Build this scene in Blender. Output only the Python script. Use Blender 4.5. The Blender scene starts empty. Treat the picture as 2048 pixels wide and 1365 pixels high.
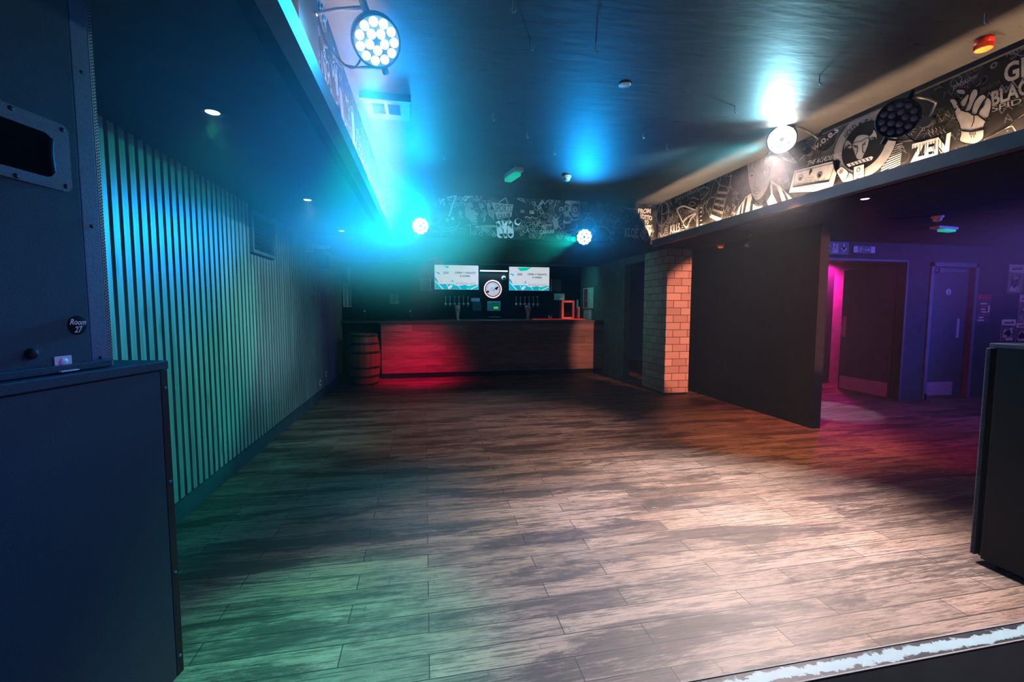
import bpy, bmesh, math, random
from mathutils import Vector, Matrix
random.seed(7)
C = bpy.context.scene.collection
# ------------------------------------------------------------------ camera
F_PX = 880.33; YAW, PITCH, ROLL = [math.radians(a) for a in (11.1766, 4.1952, 0.107)]
EYE = Vector((0, 0, 1.39))
FW = Vector((math.sin(YAW)*math.cos(PITCH), math.cos(YAW)*math.cos(PITCH), -math.sin(PITCH)))
_r = Vector((math.cos(YAW), -math.sin(YAW), 0)); _u = _r.cross(FW)
RT = _r*math.cos(ROLL)+_u*math.sin(ROLL); UP = _u*math.cos(ROLL)-_r*math.sin(ROLL)
cd = bpy.data.cameras.new('camera'); cam = bpy.data.objects.new('camera', cd); C.objects.link(cam)
cd.sensor_width = 36; cd.lens = F_PX/2048*36; cd.clip_start = .02
M = Matrix((RT, UP, -FW)).transposed().to_4x4(); M.translation = EYE; cam.matrix_world = M
bpy.context.scene.camera = cam
# ------------------------------------------------------------------ view, world
sc = bpy.context.scene
sc.view_settings.view_transform = 'Standard'; sc.view_settings.look = 'None'
sc.view_settings.exposure = 0.0; sc.view_settings.gamma = 1
w = bpy.data.worlds.new('world'); sc.world = w; w.use_nodes = True
w.node_tree.nodes['Background'].inputs[0].default_value = (.06, .22, .6, 1)
w.node_tree.nodes['Background'].inputs[1].default_value = .012
try:
    cy = sc.cycles
    cy.use_denoising = True; cy.use_light_tree = True; cy.use_adaptive_sampling = True; cy.adaptive_threshold = .02
    cy.max_bounces = 4; cy.diffuse_bounces = 2; cy.glossy_bounces = 2; cy.transmission_bounces = 3
    cy.volume_bounces = 0; cy.volume_step_rate = 3.0; cy.volume_max_steps = 96; cy.transparent_max_bounces = 6
    cy.sample_clamp_indirect = 3.0; cy.caustics_reflective = False; cy.caustics_refractive = False
except Exception: pass
# ------------------------------------------------------------------ lights of the place and added fill lamps
def spot(name, loc, to, col, power, ang, blend=.5, rad=.08):
    l = bpy.data.lights.new(name, 'SPOT'); l.color = col; l.energy = power
    l.spot_size = math.radians(ang); l.spot_blend = blend; l.shadow_soft_size = rad
    o = bpy.data.objects.new(name, l); C.objects.link(o); o.location = loc
    o.rotation_euler = (Vector(to)-Vector(loc)).to_track_quat('-Z', 'Y').to_euler()
    return o
PL = Vector((-.22, 2.36, 2.71))      # heads of the LED pars
PR = Vector((3.05, 3.40, 2.86))
PRo = Vector((3.09, 2.465, 2.655))
PB1 = Vector((-.045, 5.92, 2.46))
PB2 = Vector((2.19, 5.92, 2.392))
def tow(p, d, s): return p+(Vector(d)-p).normalized()*s
# right bulkhead par, white
spot('par_lamp_white', tow(PR, (1.0, 1.9, 0), .1), (1.85, 2.3, 0), (1, .84, .81), 1850, 72, 1, .1)
spot('par_lamp_ceiling', PR+Vector((-.16, -.12, -.08)), (2.1, 2.8, 2.98), (.30, .80, 1), 110, 104, 1, .05)
spot('par_lamp_teal', tow(PR, (-1.6, 4.2, 1.2), .12), (-1.6, 5.0, 1.35), (.06, .85, .9), 420, 48, .6, .03)
spot('par_lamp_teal', tow(PB2, (-1.6, 3.2, 1.2), .13), (-1.6, 3.4, 1.3), (.0, .9, .74), 700, 36, .5, .03)
spot('mural_fill', PR+Vector((-.2, .1, -.06)), (1.2, 6.17, 2.6), (.35, .85, 1), 330, 40, 1, .04)  # added fill, not the par's own beam; lifts the back mural
spot('floor_fill_rose', PR+Vector((-.12, .0, -.14)), (1.1, 4.9, 0), (1, .60, .50), 480, 56, 1, .05)  # extra lamp put beside the par to brighten the far floor
spot('floor_fill_amber', PR+Vector((-.02, .02, -.16)), (3.7, 4.1, 0), (1, .34, .11), 520, 56, 1, .03)  # another added lamp, warms the floor at the right
spot('par_lamp_beam', tow(PB1, (-.35, .6, 2.0), .14), (-.36, .7, 2.02), (.0, .30, 1), 1600, 20, 1, .05)
spot('par_lamp_pale', tow(PR, (-1.6, 5.6, 1.2), .12), (-1.6, 4.9, 1.6), (.30, .82, 1), 1100, 30, 1, .03)
# left bulkhead par, cyan
spot('par_lamp_cyan', tow(PL, (.4, .2, 1.6), .13), (.2, .6, 1.2), (.0, .34, 1), 150, 110, .9, .1)
spot('par_lamp_green', tow(PL, (-.4, 1.2, 0), .13), (-.42, 1.8, 0), (.0, 1, .6), 420, 38, 1, .05)
spot('par_lamp_sea', tow(PL, (-.4, 1.2, 0), .13), (.5, 2.0, 0), (.0, .8, .9), 90, 50, 1, .05)
# back bulkhead pars
spot('par_lamp_back', tow(PB1, (-.2, 0, 1.3), .13), (-1.1, 3.5, 2.5), (.0, .24, 1), 2000, 64, 1, .1)
spot('par_lamp_cyan', tow(PB1, (-.2, 0, 1.3), .13), (-.2, .2, 1.5), (.0, .6, 1), 260, 100, 1, .1)
spot('par_lamp_back', tow(PB2, (.8, 0, 1.3), .13), (1.2, 1.5, 2.5), (.0, .34, 1), 300, 100, 1, .1)
# red wash on the bar front, warm wash on pillar and floor
spot('red_wash', (.2, 6.9, 2.2), (-.25, 8.95, .0), (1, .0, .10), 800, 46, 1, .3)
spot('warm_wash', (4.25, .7, 2.2), (4.62, 6.4, 1.05), (1, .31, .20), 2000, 25, .3, .03)
spot('back_bar_fill', (1.5, 9.45, 2.5), (1.6, 10.6, 1.5), (.04, .42, 1), 26, 120, 1, .05)  # unseen fill added behind the bar to bring out the taps
spot('stage_pink', (3.4, -.2, 2.4), (2.8, 2.2, 0), (1, .32, .34), 260, 74, 1, .1)
spot('stage_blue', (1.4, -.9, 1.5), (-1.15, 1.1, .3), (.02, .10, 1), 130, 64, 1, .1)
spot('stage_magenta', (.5, .1, 1.0), (-1.05, 1.5, 1.38), (1, .15, .65), 9, 30, 1, .05)
spot('stage_strip_blue', (1.2, -.2, 1.6), (1.9, 1.35, 0), (.1, .5, 1), 14, 46, .8, .05)
spot('bar_cyan', (3.1, 9.6, 2.4), (3.85, 9.9, 1.4), (.05, .85, .8), 14, 130, 1, .05)
spot('bar_front_fill', (2.2, 6.5, 2.28), (2.2, 8.95, .5), (.7, .42, .7), 8, 90, 1, .05)
# side room
spot('foyer_magenta', (7.35, 6.75, 2.28), (7.2, 6.8, 0), (1, .01, .36), 170, 165, 1, .05)
spot('downlight_magenta', (3.81, 3.28, 2.33), (5.8, 4.7, 0), (1, .01, .09), 160, 100, .8, .04)
spot('side_room_blue', (8.6, 2.4, 2.2), (7.0, 5.3, 1.4), (.07, .11, 1), 190, 120, 1, .1)
spot('side_room_wash', (9.8, .6, 1.5), (6.4, 4.2, 2.2), (.12, .12, 1), 1300, 66, 1, .1)
spot('corridor_lamp', (6.6, 6.7, 2.25), (5.55, 5.1, 0), (.7, .85, 1), 120, 22, .4, .02)
spot('recess_fill_teal', (1.6, 7.2, 2.3), (3.77, 7.9, 1.5), (.1, .8, .75), 26, 80, 1, .04)  # added lamp without a fixture, tints recess wall and pillar side
spot('posters_warm', (7.6, 2.2, 2.2), (9.2, 5.3, 1.5), (1, .55, .42), 40, 40, 1, .1)
spot('downlight_green', (-1.02, 2.51, 2.33), (-1.02, 2.51, 0), (.05, 1, .3), 3, 110, .8, .03)
for y in (4.30, 5.91): spot('downlight_white', (-1.015, y, 2.33), (-1.0, y, 0), (.6, .9, 1), 2, 110, .8, .03)

# ------------------------------------------------------------------ materials
def lin(c): return tuple((v/12.92 if v <= .04045 else ((v+.055)/1.055)**2.4) for v in c)
def mat(name, col, rough=.6, metal=0., var=.15, nscale=8., bump=0., bscale=40., spec=.5, emit=None, es=0., stretch=None):
    m = bpy.data.materials.new(name); m.use_nodes = True; nt = m.node_tree; N = nt.nodes; L = nt.links
    b = N['Principled BSDF']; b.inputs['Roughness'].default_value = rough; b.inputs['Metallic'].default_value = metal
    b.inputs['Specular IOR Level'].default_value = spec
    tc = N.new('ShaderNodeTexCoord'); mp = N.new('ShaderNodeMapping'); L.new(tc.outputs['Object'], mp.inputs[0])
    if stretch: mp.inputs['Scale'].default_value = stretch
    no = N.new('ShaderNodeTexNoise'); no.inputs['Scale'].default_value = nscale; no.inputs['Detail'].default_value = 5
    L.new(mp.outputs[0], no.inputs['Vector'])
    cr = N.new('ShaderNodeMapRange'); cr.inputs[1].default_value = .3; cr.inputs[2].default_value = .7
    cr.inputs[3].default_value = 1-var; cr.inputs[4].default_value = 1+var
    L.new(no.outputs[0], cr.inputs[0])
    mx = N.new('ShaderNodeVectorMath'); mx.operation = 'SCALE'; mx.inputs[0].default_value = col
    L.new(cr.outputs[0], mx.inputs['Scale']); L.new(mx.outputs[0], b.inputs['Base Color'])
    if bump:
        n2 = N.new('ShaderNodeTexNoise'); n2.inputs['Scale'].default_value = bscale; n2.inputs['Detail'].default_value = 4
        L.new(mp.outputs[0], n2.inputs['Vector'])
        bp = N.new('ShaderNodeBump'); bp.inputs['Strength'].default_value = bump; bp.inputs['Distance'].default_value = .01
        L.new(n2.outputs[0], bp.inputs['Height']); L.new(bp.outputs[0], b.inputs['Normal'])
    if emit:
        b.inputs['Emission Color'].default_value = (*emit, 1); b.inputs['Emission Strength'].default_value = es
    return m
def nd(nt, t, **k):
    n = nt.nodes.new(t)
    for a, v in k.items():
        if a.startswith('i_'): n.inputs[a[2:].replace('_', ' ')].default_value = v
        else: setattr(n, a, v)
    return n

def floor_material():
    m = bpy.data.materials.new('worn_wood_planks'); m.use_nodes = True; nt = m.node_tree; L = nt.links
    b = nt.nodes['Principled BSDF']
    tc = nd(nt, 'ShaderNodeTexCoord')
    def mapping(s, r=0):
        mp = nd(nt, 'ShaderNodeMapping'); mp.inputs['Scale'].default_value = s; mp.inputs['Rotation'].default_value = (0, 0, r)
        L.new(tc.outputs['Object'], mp.inputs[0]); return mp
    def noise(mp, sc_, det=6, rough=.6, dist=0):
        n = nd(nt, 'ShaderNodeTexNoise'); n.inputs['Scale'].default_value = sc_; n.inputs['Detail'].default_value = det
        n.inputs['Roughness'].default_value = rough; n.inputs['Distortion'].default_value = dist
        L.new(mp.outputs[0], n.inputs['Vector']); return n
    def rng(src, a, b_, c, d, smooth=False):
        r = nd(nt, 'ShaderNodeMapRange'); r.inputs[1].default_value = a; r.inputs[2].default_value = b_
        r.inputs[3].default_value = c; r.inputs[4].default_value = d
        L.new(src.outputs[0], r.inputs[0]); return r
    def mixc(f, a, b_, mode='MIX'):
        x = nd(nt, 'ShaderNodeMix', data_type='RGBA', blend_type=mode)
        if isinstance(f, (int, float)): x.inputs[0].default_value = f
        else: L.new(f.outputs[0], x.inputs[0])
        for i, v in ((6, a), (7, b_)):
            if isinstance(v, tuple): x.inputs[i].default_value = (*v, 1)
            else: L.new(v.outputs[2] if v.bl_idname == 'ShaderNodeMix' else v.outputs[0], x.inputs[i])
        return x
    m1 = mapping((1, 1, 1))
    br = nd(nt, 'ShaderNodeTexBrick'); L.new(m1.outputs[0], br.inputs['Vector'])
    br.offset = .38; br.offset_frequency = 2; br.squash = 1
    br.inputs['Color1'].default_value = (.05, .05, .05, 1); br.inputs['Color2'].default_value = (.95, .95, .95, 1)
    br.inputs['Mortar'].default_value = (0, 0, 0, 1)
    br.inputs['Scale'].default_value = 1; br.inputs['Brick Width'].default_value = .92; br.inputs['Row Height'].default_value = .122
    br.inputs['Mortar Size'].default_value = .0024; br.inputs['Mortar Smooth'].default_value = .1; br.inputs['Bias'].default_value = 0
    base = nd(nt, 'ShaderNodeValToRGB'); L.new(br.outputs['Color'], base.inputs[0])
    e = base.color_ramp.elements
    e[0].position = 0; e[0].color = (.10, .062, .046, 1)
    e[1].position = 1; e[1].color = (.25, .165, .12, 1)
    q = base.color_ramp.elements.new(.5); q.color = (.185, .12, .088, 1)
    grain = noise(mapping((3.2, 95, 1)), 3, 8, .75)
    g = rng(grain, .34, .66, .45, 1.45)
    c1 = mixc(1.0, base, g, 'MULTIPLY')
    # pale scuffed wear
    wear = noise(mapping((.55, 1.25, 1), .12), 1.3, 8, .72, .4); wr = rng(wear, .44, .66, 0, .55)
    c2 = mixc(wr, c1, (.36, .28, .24))
    # dark ground-in stains, long along the boards
    st = noise(mapping((.42, 2.6, 1), .05), 1.9, 9, .74, .5); sr = rng(st, .50, .565, 0, .80)
    st2 = noise(mapping((1.2, 9, 1), -.04), 1.4, 7, .75, .2); sr2 = rng(st2, .53, .64, 0, .5)
    c3 = mixc(sr, c2, (.030, .020, .016)); c4 = mixc(sr2, c3, (.045, .03, .024))
    # scratches
    sc1 = noise(mapping((3, 42, 1), .42), 1.7, 5, .6); s1 = rng(sc1, .66, .70, 0, .35)
    c5 = mixc(s1, c4, (.5, .43, .38))
    st3 = noise(mapping((1.6, 30, 1), .02), 2.6, 8, .8, .2); sr3 = rng(st3, .50, .56, 0, .72)
    sc2 = noise(mapping((9, 1.6, 1), .5), 4.5, 3, .5); s2 = rng(sc2, .69, .72, 0, .5)
    c5 = mixc(sr3, c5, (.03, .02, .016)); c5 = mixc(s2, c5, (.03, .02, .018))
    c6 = mixc(mort(nt, br), c5, (.012, .008, .006))
    L.new(c6.outputs[2], b.inputs['Base Color'])
    ro = rng(wear, .3, .7, .42, .66); L.new(ro.outputs[0], b.inputs['Roughness'])
    b.inputs['Specular IOR Level'].default_value = .35
    bp = nd(nt, 'ShaderNodeBump'); bp.inputs['Strength'].default_value = .35; bp.inputs['Distance'].default_value = .002
    sm = nd(nt, 'ShaderNodeMath', operation='SUBTRACT'); L.new(grain.outputs[0], sm.inputs[0]); L.new(br.outputs['Fac'], sm.inputs[1])
    L.new(sm.outputs[0], bp.inputs['Height']); L.new(bp.outputs[0], b.inputs['Normal'])
    return m
def mort(nt, br):
    n = nd(nt, 'ShaderNodeMath', operation='MULTIPLY'); nt.links.new(br.outputs['Fac'], n.inputs[0]); n.inputs[1].default_value = .93
    return n

def brick_material():
    m = bpy.data.materials.new('painted_brick'); m.use_nodes = True; nt = m.node_tree; L = nt.links
    b = nt.nodes['Principled BSDF']; tc = nd(nt, 'ShaderNodeTexCoord'); ge = nd(nt, 'ShaderNodeNewGeometry')
    sp = nd(nt, 'ShaderNodeSeparateXYZ'); L.new(tc.outputs['Object'], sp.inputs[0])
    ad = nd(nt, 'ShaderNodeMath', operation='ADD'); L.new(sp.outputs[0], ad.inputs[0]); L.new(sp.outputs[1], ad.inputs[1])
    cb = nd(nt, 'ShaderNodeCombineXYZ'); L.new(ad.outputs[0], cb.inputs[0]); L.new(sp.outputs[2], cb.inputs[1])
    br = nd(nt, 'ShaderNodeTexBrick'); L.new(cb.outputs[0], br.inputs['Vector'])
    br.inputs['Color1'].default_value = (.40, .30, .25, 1); br.inputs['Color2'].default_value = (.58, .45, .38, 1)
    br.inputs['Mortar'].default_value = (.035, .02, .018, 1); br.inputs['Scale'].default_value = 1
    br.inputs['Brick Width'].default_value = .255; br.inputs['Row Height'].default_value = .1175
    br.inputs['Mortar Size'].default_value = .0045; br.offset = .5
    L.new(br.outputs['Color'], b.inputs['Base Color']); b.inputs['Roughness'].default_value = .75
    no = nd(nt, 'ShaderNodeTexNoise'); no.inputs['Scale'].default_value = 60; L.new(tc.outputs['Object'], no.inputs['Vector'])
    sm = nd(nt, 'ShaderNodeMath', operation='MULTIPLY_ADD'); L.new(br.outputs['Fac'], sm.inputs[0]); sm.inputs[1].default_value = -1.5
    L.new(no.outputs[0], sm.inputs[2])
    bp = nd(nt, 'ShaderNodeBump'); bp.inputs['Strength'].default_value = .5; bp.inputs['Distance'].default_value = .006
    L.new(sm.outputs[0], bp.inputs['Height']); L.new(bp.outputs[0], b.inputs['Normal'])
    return m

def slat_material():
    m = bpy.data.materials.new('stained_pine_slats'); m.use_nodes = True; nt = m.node_tree; L = nt.links
    b = nt.nodes['Principled BSDF']; tc = nd(nt, 'ShaderNodeTexCoord')
    mp = nd(nt, 'ShaderNodeMapping'); mp.inputs['Scale'].default_value = (10, 14, .55); L.new(tc.outputs['Object'], mp.inputs[0])
    no = nd(nt, 'ShaderNodeTexNoise'); no.inputs['Scale'].default_value = 2.4; no.inputs['Detail'].default_value = 8
    no.inputs['Distortion'].default_value = .6; L.new(mp.outputs[0], no.inputs['Vector'])
    cr = nd(nt, 'ShaderNodeValToRGB'); L.new(no.outputs[0], cr.inputs[0]); e = cr.color_ramp.elements
    e[0].position = .25; e[0].color = (.12, .115, .11, 1); e[1].position = .7; e[1].color = (.27, .265, .255, 1)
    # knots
    mp2 = nd(nt, 'ShaderNodeMapping'); mp2.inputs['Scale'].default_value = (1, 12.2, 2.2); L.new(tc.outputs['Object'], mp2.inputs[0])
    vo = nd(nt, 'ShaderNodeTexVoronoi'); vo.inputs['Scale'].default_value = 1.0; L.new(mp2.outputs[0], vo.inputs['Vector'])
    r = nd(nt, 'ShaderNodeMapRange'); r.inputs[1].default_value = .05; r.inputs[2].default_value = .2; r.inputs[3].default_value = .8; r.inputs[4].default_value = 0
    L.new(vo.outputs['Distance'], r.inputs[0])
    mx = nd(nt, 'ShaderNodeMix', data_type='RGBA'); L.new(r.outputs[0], mx.inputs[0]); L.new(cr.outputs[0], mx.inputs[6]); mx.inputs[7].default_value = (.07, .045, .03, 1)
    L.new(mx.outputs[2], b.inputs['Base Color']); b.inputs['Roughness'].default_value = .42
    return m

def ceiling_material():
    m = bpy.data.materials.new('black_gloss_ceiling_paint'); m.use_nodes = True; nt = m.node_tree; L = nt.links
    b = nt.nodes['Principled BSDF']; tc = nd(nt, 'ShaderNodeTexCoord')
    no = nd(nt, 'ShaderNodeTexNoise'); no.inputs['Scale'].default_value = 2.2; no.inputs['Detail'].default_value = 7; L.new(tc.outputs['Object'], no.inputs['Vector'])
    cr = nd(nt, 'ShaderNodeValToRGB'); L.new(no.outputs[0], cr.inputs[0]); e = cr.color_ramp.elements
    e[0].position = .3; e[0].color = (.028, .028, .03, 1); e[1].position = .75; e[1].color = (.06, .059, .057, 1)
    mp = nd(nt, 'ShaderNodeMapping'); mp.inputs['Scale'].default_value = (1.2, 5, 1); mp.inputs['Rotation'].default_value = (0, 0, .9); L.new(tc.outputs['Object'], mp.inputs[0])
    fl = nd(nt, 'ShaderNodeTexNoise'); fl.inputs['Scale'].default_value = 5.5; fl.inputs['Detail'].default_value = 4; L.new(mp.outputs[0], fl.inputs['Vector'])
    r = nd(nt, 'ShaderNodeMapRange'); r.inputs[1].default_value = .66; r.inputs[2].default_value = .68; r.inputs[3].default_value = 0; r.inputs[4].default_value = .8
    L.new(fl.outputs[0], r.inputs[0])
    mx = nd(nt, 'ShaderNodeMix', data_type='RGBA'); L.new(r.outputs[0], mx.inputs[0]); L.new(cr.outputs[0], mx.inputs[6]); mx.inputs[7].default_value = (.01, .01, .012, 1)
    L.new(mx.outputs[2], b.inputs['Base Color']); b.inputs['Roughness'].default_value = .55; b.inputs['Specular IOR Level'].default_value = .3
    b2 = nd(nt, 'ShaderNodeTexNoise'); b2.inputs['Scale'].default_value = 3; b2.inputs['Detail'].default_value = 9; L.new(mp.outputs[0], b2.inputs['Vector'])
    bp = nd(nt, 'ShaderNodeBump'); bp.inputs['Strength'].default_value = .16; bp.inputs['Distance'].default_value = .02
    L.new(b2.outputs[0], bp.inputs['Height']); L.new(bp.outputs[0], b.inputs['Normal'])
    return m

def worn_strip_material():
    m = bpy.data.materials.new('worn_white_painted_edge'); m.use_nodes = True; nt = m.node_tree; L = nt.links
    b = nt.nodes['Principled BSDF']; tc = nd(nt, 'ShaderNodeTexCoord')
    sp = nd(nt, 'ShaderNodeSeparateXYZ'); L.new(tc.outputs['Object'], sp.inputs[0])
    ab = nd(nt, 'ShaderNodeMath', operation='ABSOLUTE'); L.new(sp.outputs[1], ab.inputs[0])
    no = nd(nt, 'ShaderNodeTexNoise'); no.inputs['Scale'].default_value = 16; no.inputs['Detail'].default_value = 8; no.inputs['Roughness'].default_value = .7
    mp = nd(nt, 'ShaderNodeMapping'); mp.inputs['Scale'].default_value = (1, 1.2, 1); L.new(tc.outputs['Object'], mp.inputs[0]); L.new(mp.outputs[0], no.inputs['Vector'])
    ma = nd(nt, 'ShaderNodeMath', operation='MULTIPLY_ADD'); L.new(ab.outputs[0], ma.inputs[0]); ma.inputs[1].default_value = 9; L.new(no.outputs[0], ma.inputs[2])
    r = nd(nt, 'ShaderNodeMapRange'); r.inputs[1].default_value = .68; r.inputs[2].default_value = .70; r.inputs[3].default_value = 1; r.inputs[4].default_value = 0
    L.new(ma.outputs[0], r.inputs[0])
    mx = nd(nt, 'ShaderNodeMix', data_type='RGBA'); L.new(r.outputs[0], mx.inputs[0]); mx.inputs[6].default_value = (.03, .035, .045, 1); mx.inputs[7].default_value = (.40, .60, .68, 1)
    L.new(mx.outputs[2], b.inputs['Base Color']); b.inputs['Roughness'].default_value = .5
    return m

MT = {}
MT['floor'] = floor_material(); MT['brick'] = brick_material(); MT['slat'] = slat_material()
MT['ceil'] = ceiling_material(); MT['strip'] = worn_strip_material()
MT['low'] = mat('dark_blue_black_paint', (.04, .052, .07), .85, spec=.1, bump=.1, bscale=20)
MT['black'] = mat('matt_black_paint', (.010, .013, .017), .9, spec=.03, bump=.1, bscale=30)
MT['wallteal'] = mat('grey_wall_paint', (.11, .125, .13), .9, spec=.08, bump=.1, bscale=30)
MT['fascia'] = mat('grey_fascia_board', (.13, .135, .14), .55)
MT['mural'] = mat('mural_black_ground', (.022, .021, .021), .85, spec=.06, var=.6, nscale=5)
MT['white'] = mat('mural_white_paint', (.74, .73, .70), .85, spec=.06, var=.12, nscale=20)
MT['grey'] = mat('mural_grey_paint', (.25, .245, .24), .85, spec=.06, var=.4, nscale=14)
MT['dim'] = mat('mural_faint_paint', (.085, .083, .082), .85, spec=.06, var=.5, nscale=14)
MT['ink'] = mat('mural_black_ink', (.012, .012, .013), .85, spec=.06)
MT['led'] = mat('warm_led_strip', (.9, .8, .6), emit=(1, .62, .36), es=380)
MT['grillem'] = mat('grey_perforated_steel', (.22, .24, .26), .45, .3)
MT['hole'] = mat('dark_recess', (.004, .004, .005), 1, spec=0)
MT['stage'] = mat('black_stage_floor', (.006, .007, .009), .95, spec=.03, bump=.3, bscale=12)
MT['edge'] = mat('dull_metal_edge', (.20, .20, .21), .8, .3)
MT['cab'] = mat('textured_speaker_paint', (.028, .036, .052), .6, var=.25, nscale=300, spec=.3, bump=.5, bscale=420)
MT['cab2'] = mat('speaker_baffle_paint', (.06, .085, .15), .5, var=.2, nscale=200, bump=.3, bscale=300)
MT['blk'] = mat('black_plastic', (.010, .011, .013), .55, spec=.25)
MT['metal'] = mat('bare_steel', (.55, .55, .56), .35, 1)
MT['pink'] = mat('painted_steel_bracket', (.75, .6, .66), .45, .2)
MT['dmetal'] = mat('black_powder_coated_steel', (.03, .032, .038), .4, .4)
MT['wood'] = mat('dark_bar_boards', (.16, .10, .085), .45, var=.4, nscale=2.5, stretch=(1, 12, 12), bump=.2)
MT['bartop'] = mat('black_bar_top', (.06, .06, .065), .3)
MT['barrel'] = mat('oak_barrel_staves', (.22, .12, .07), .5, var=.35, nscale=6, stretch=(1, 1, .3))
MT['paper'] = mat('printed_paper', (.62, .58, .56), .6)
MT['paperd'] = mat('dark_print', (.07, .06, .07), .6)
MT['redp'] = mat('red_print', (.5, .03, .06), .6)
MT['plastic'] = mat('white_plastic', (.7, .7, .7), .4)
MT['red'] = mat('red_beacon_plastic', (.7, .03, .01), .35, emit=(1, .05, .0), es=.02)
MT['orange'] = mat('orange_beacon_lens', (.9, .28, .03), .3, emit=(1, .22, .02), es=.40)
MT['chrome'] = mat('polished_chrome', (.8, .8, .82), .15, 1)
MT['kick'] = mat('brushed_kick_plate', (.42, .42, .43), .45, .35, var=.2, nscale=60)
MT['glass'] = mat('smoked_glass', (.02, .03, .04), .08)
MT['frame'] = mat('pale_picture_frame', (.6, .62, .62), .4)
MT['blue'] = mat('blue_door_frame_paint', (.10, .12, .16), .5)
MT['door'] = mat('dark_door_paint', (.05, .055, .075), .5)
MT['screenw'] = mat('television_picture_white', (.3, .3, .3), .4, emit=(.85, .93, 1), es=.68)
MT['screenc'] = mat('television_picture_cyan', (.0, .4, .5), .4, emit=(.0, .48, .62), es=.8)
MT['screeng'] = mat('television_picture_green', (.0, .4, .3), .4, emit=(.0, .68, .5), es=.8)
MT['screenk'] = mat('television_picture_grey', (.1, .1, .12), .4, emit=(.10, .10, .17), es=.8)
MT['till'] = mat('till_screen_green', (.05, .3, .1), .4, emit=(.1, .5, .12), es=.8)
MT['tilld'] = mat('till_screen_dark', (.01, .06, .05), .4, emit=(.0, .07, .06), es=.8)
MT['neon'] = mat('lit_sign_ring', (.9, .8, .8), .4, emit=(1, .62, .60), es=1.1)
MT['signw'] = mat('lit_sign_face', (.8, .8, .8), .4, emit=(.9, .85, .86), es=.5)
MT['tube'] = mat('strip_lamp_tube', (.9, .9, .9), .4, emit=(.75, .95, 1), es=4)
MT['lensc'] = mat('lit_cyan_led_lens', (.9, 1, 1), .3, emit=(.55, 1, 1), es=12)
MT['lensw'] = mat('lit_white_led_lens', (1, 1, 1), .3, emit=(1, .98, .97), es=70)
MT['lensoff'] = mat('unlit_led_lens', (.20, .17, .35), .12)
MT['dlg'] = mat('lit_green_lamp', (.9, 1, .9), .3, emit=(.45, 1, .55), es=9)
MT['dlw'] = mat('lit_white_lamp', (1, 1, 1), .3, emit=(.8, 1, 1), es=7)
MT['dlm'] = mat('lit_magenta_lamp', (1, .8, 1), .3, emit=(1, .45, .8), es=7)
MT['greenl'] = mat('green_exit_lens', (.1, .6, .4), .3, emit=(.0, .55, .3), es=.7)
MT['sred'] = mat('red_lit_fridge_frame', (.75, .12, .10), .4, emit=(1, .09, .07), es=.25)
MT['redcloth'] = mat('red_bar_runner', (.8, .06, .04), .5, emit=(1, .06, .02), es=.15)  # red light on the mat put in as its own glow
MT['font'] = mat('brushed_beer_font', (.75, .72, .72), .3, .5)
MT['foyer'] = mat('foyer_wall_paint', (.5, .45, .5), .6)
MT['exit'] = mat('exit_sign_face', (.03, .07, .06), .5)
MT['exitw'] = mat('exit_sign_mark', (.55, .42, .45), .5)

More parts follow.
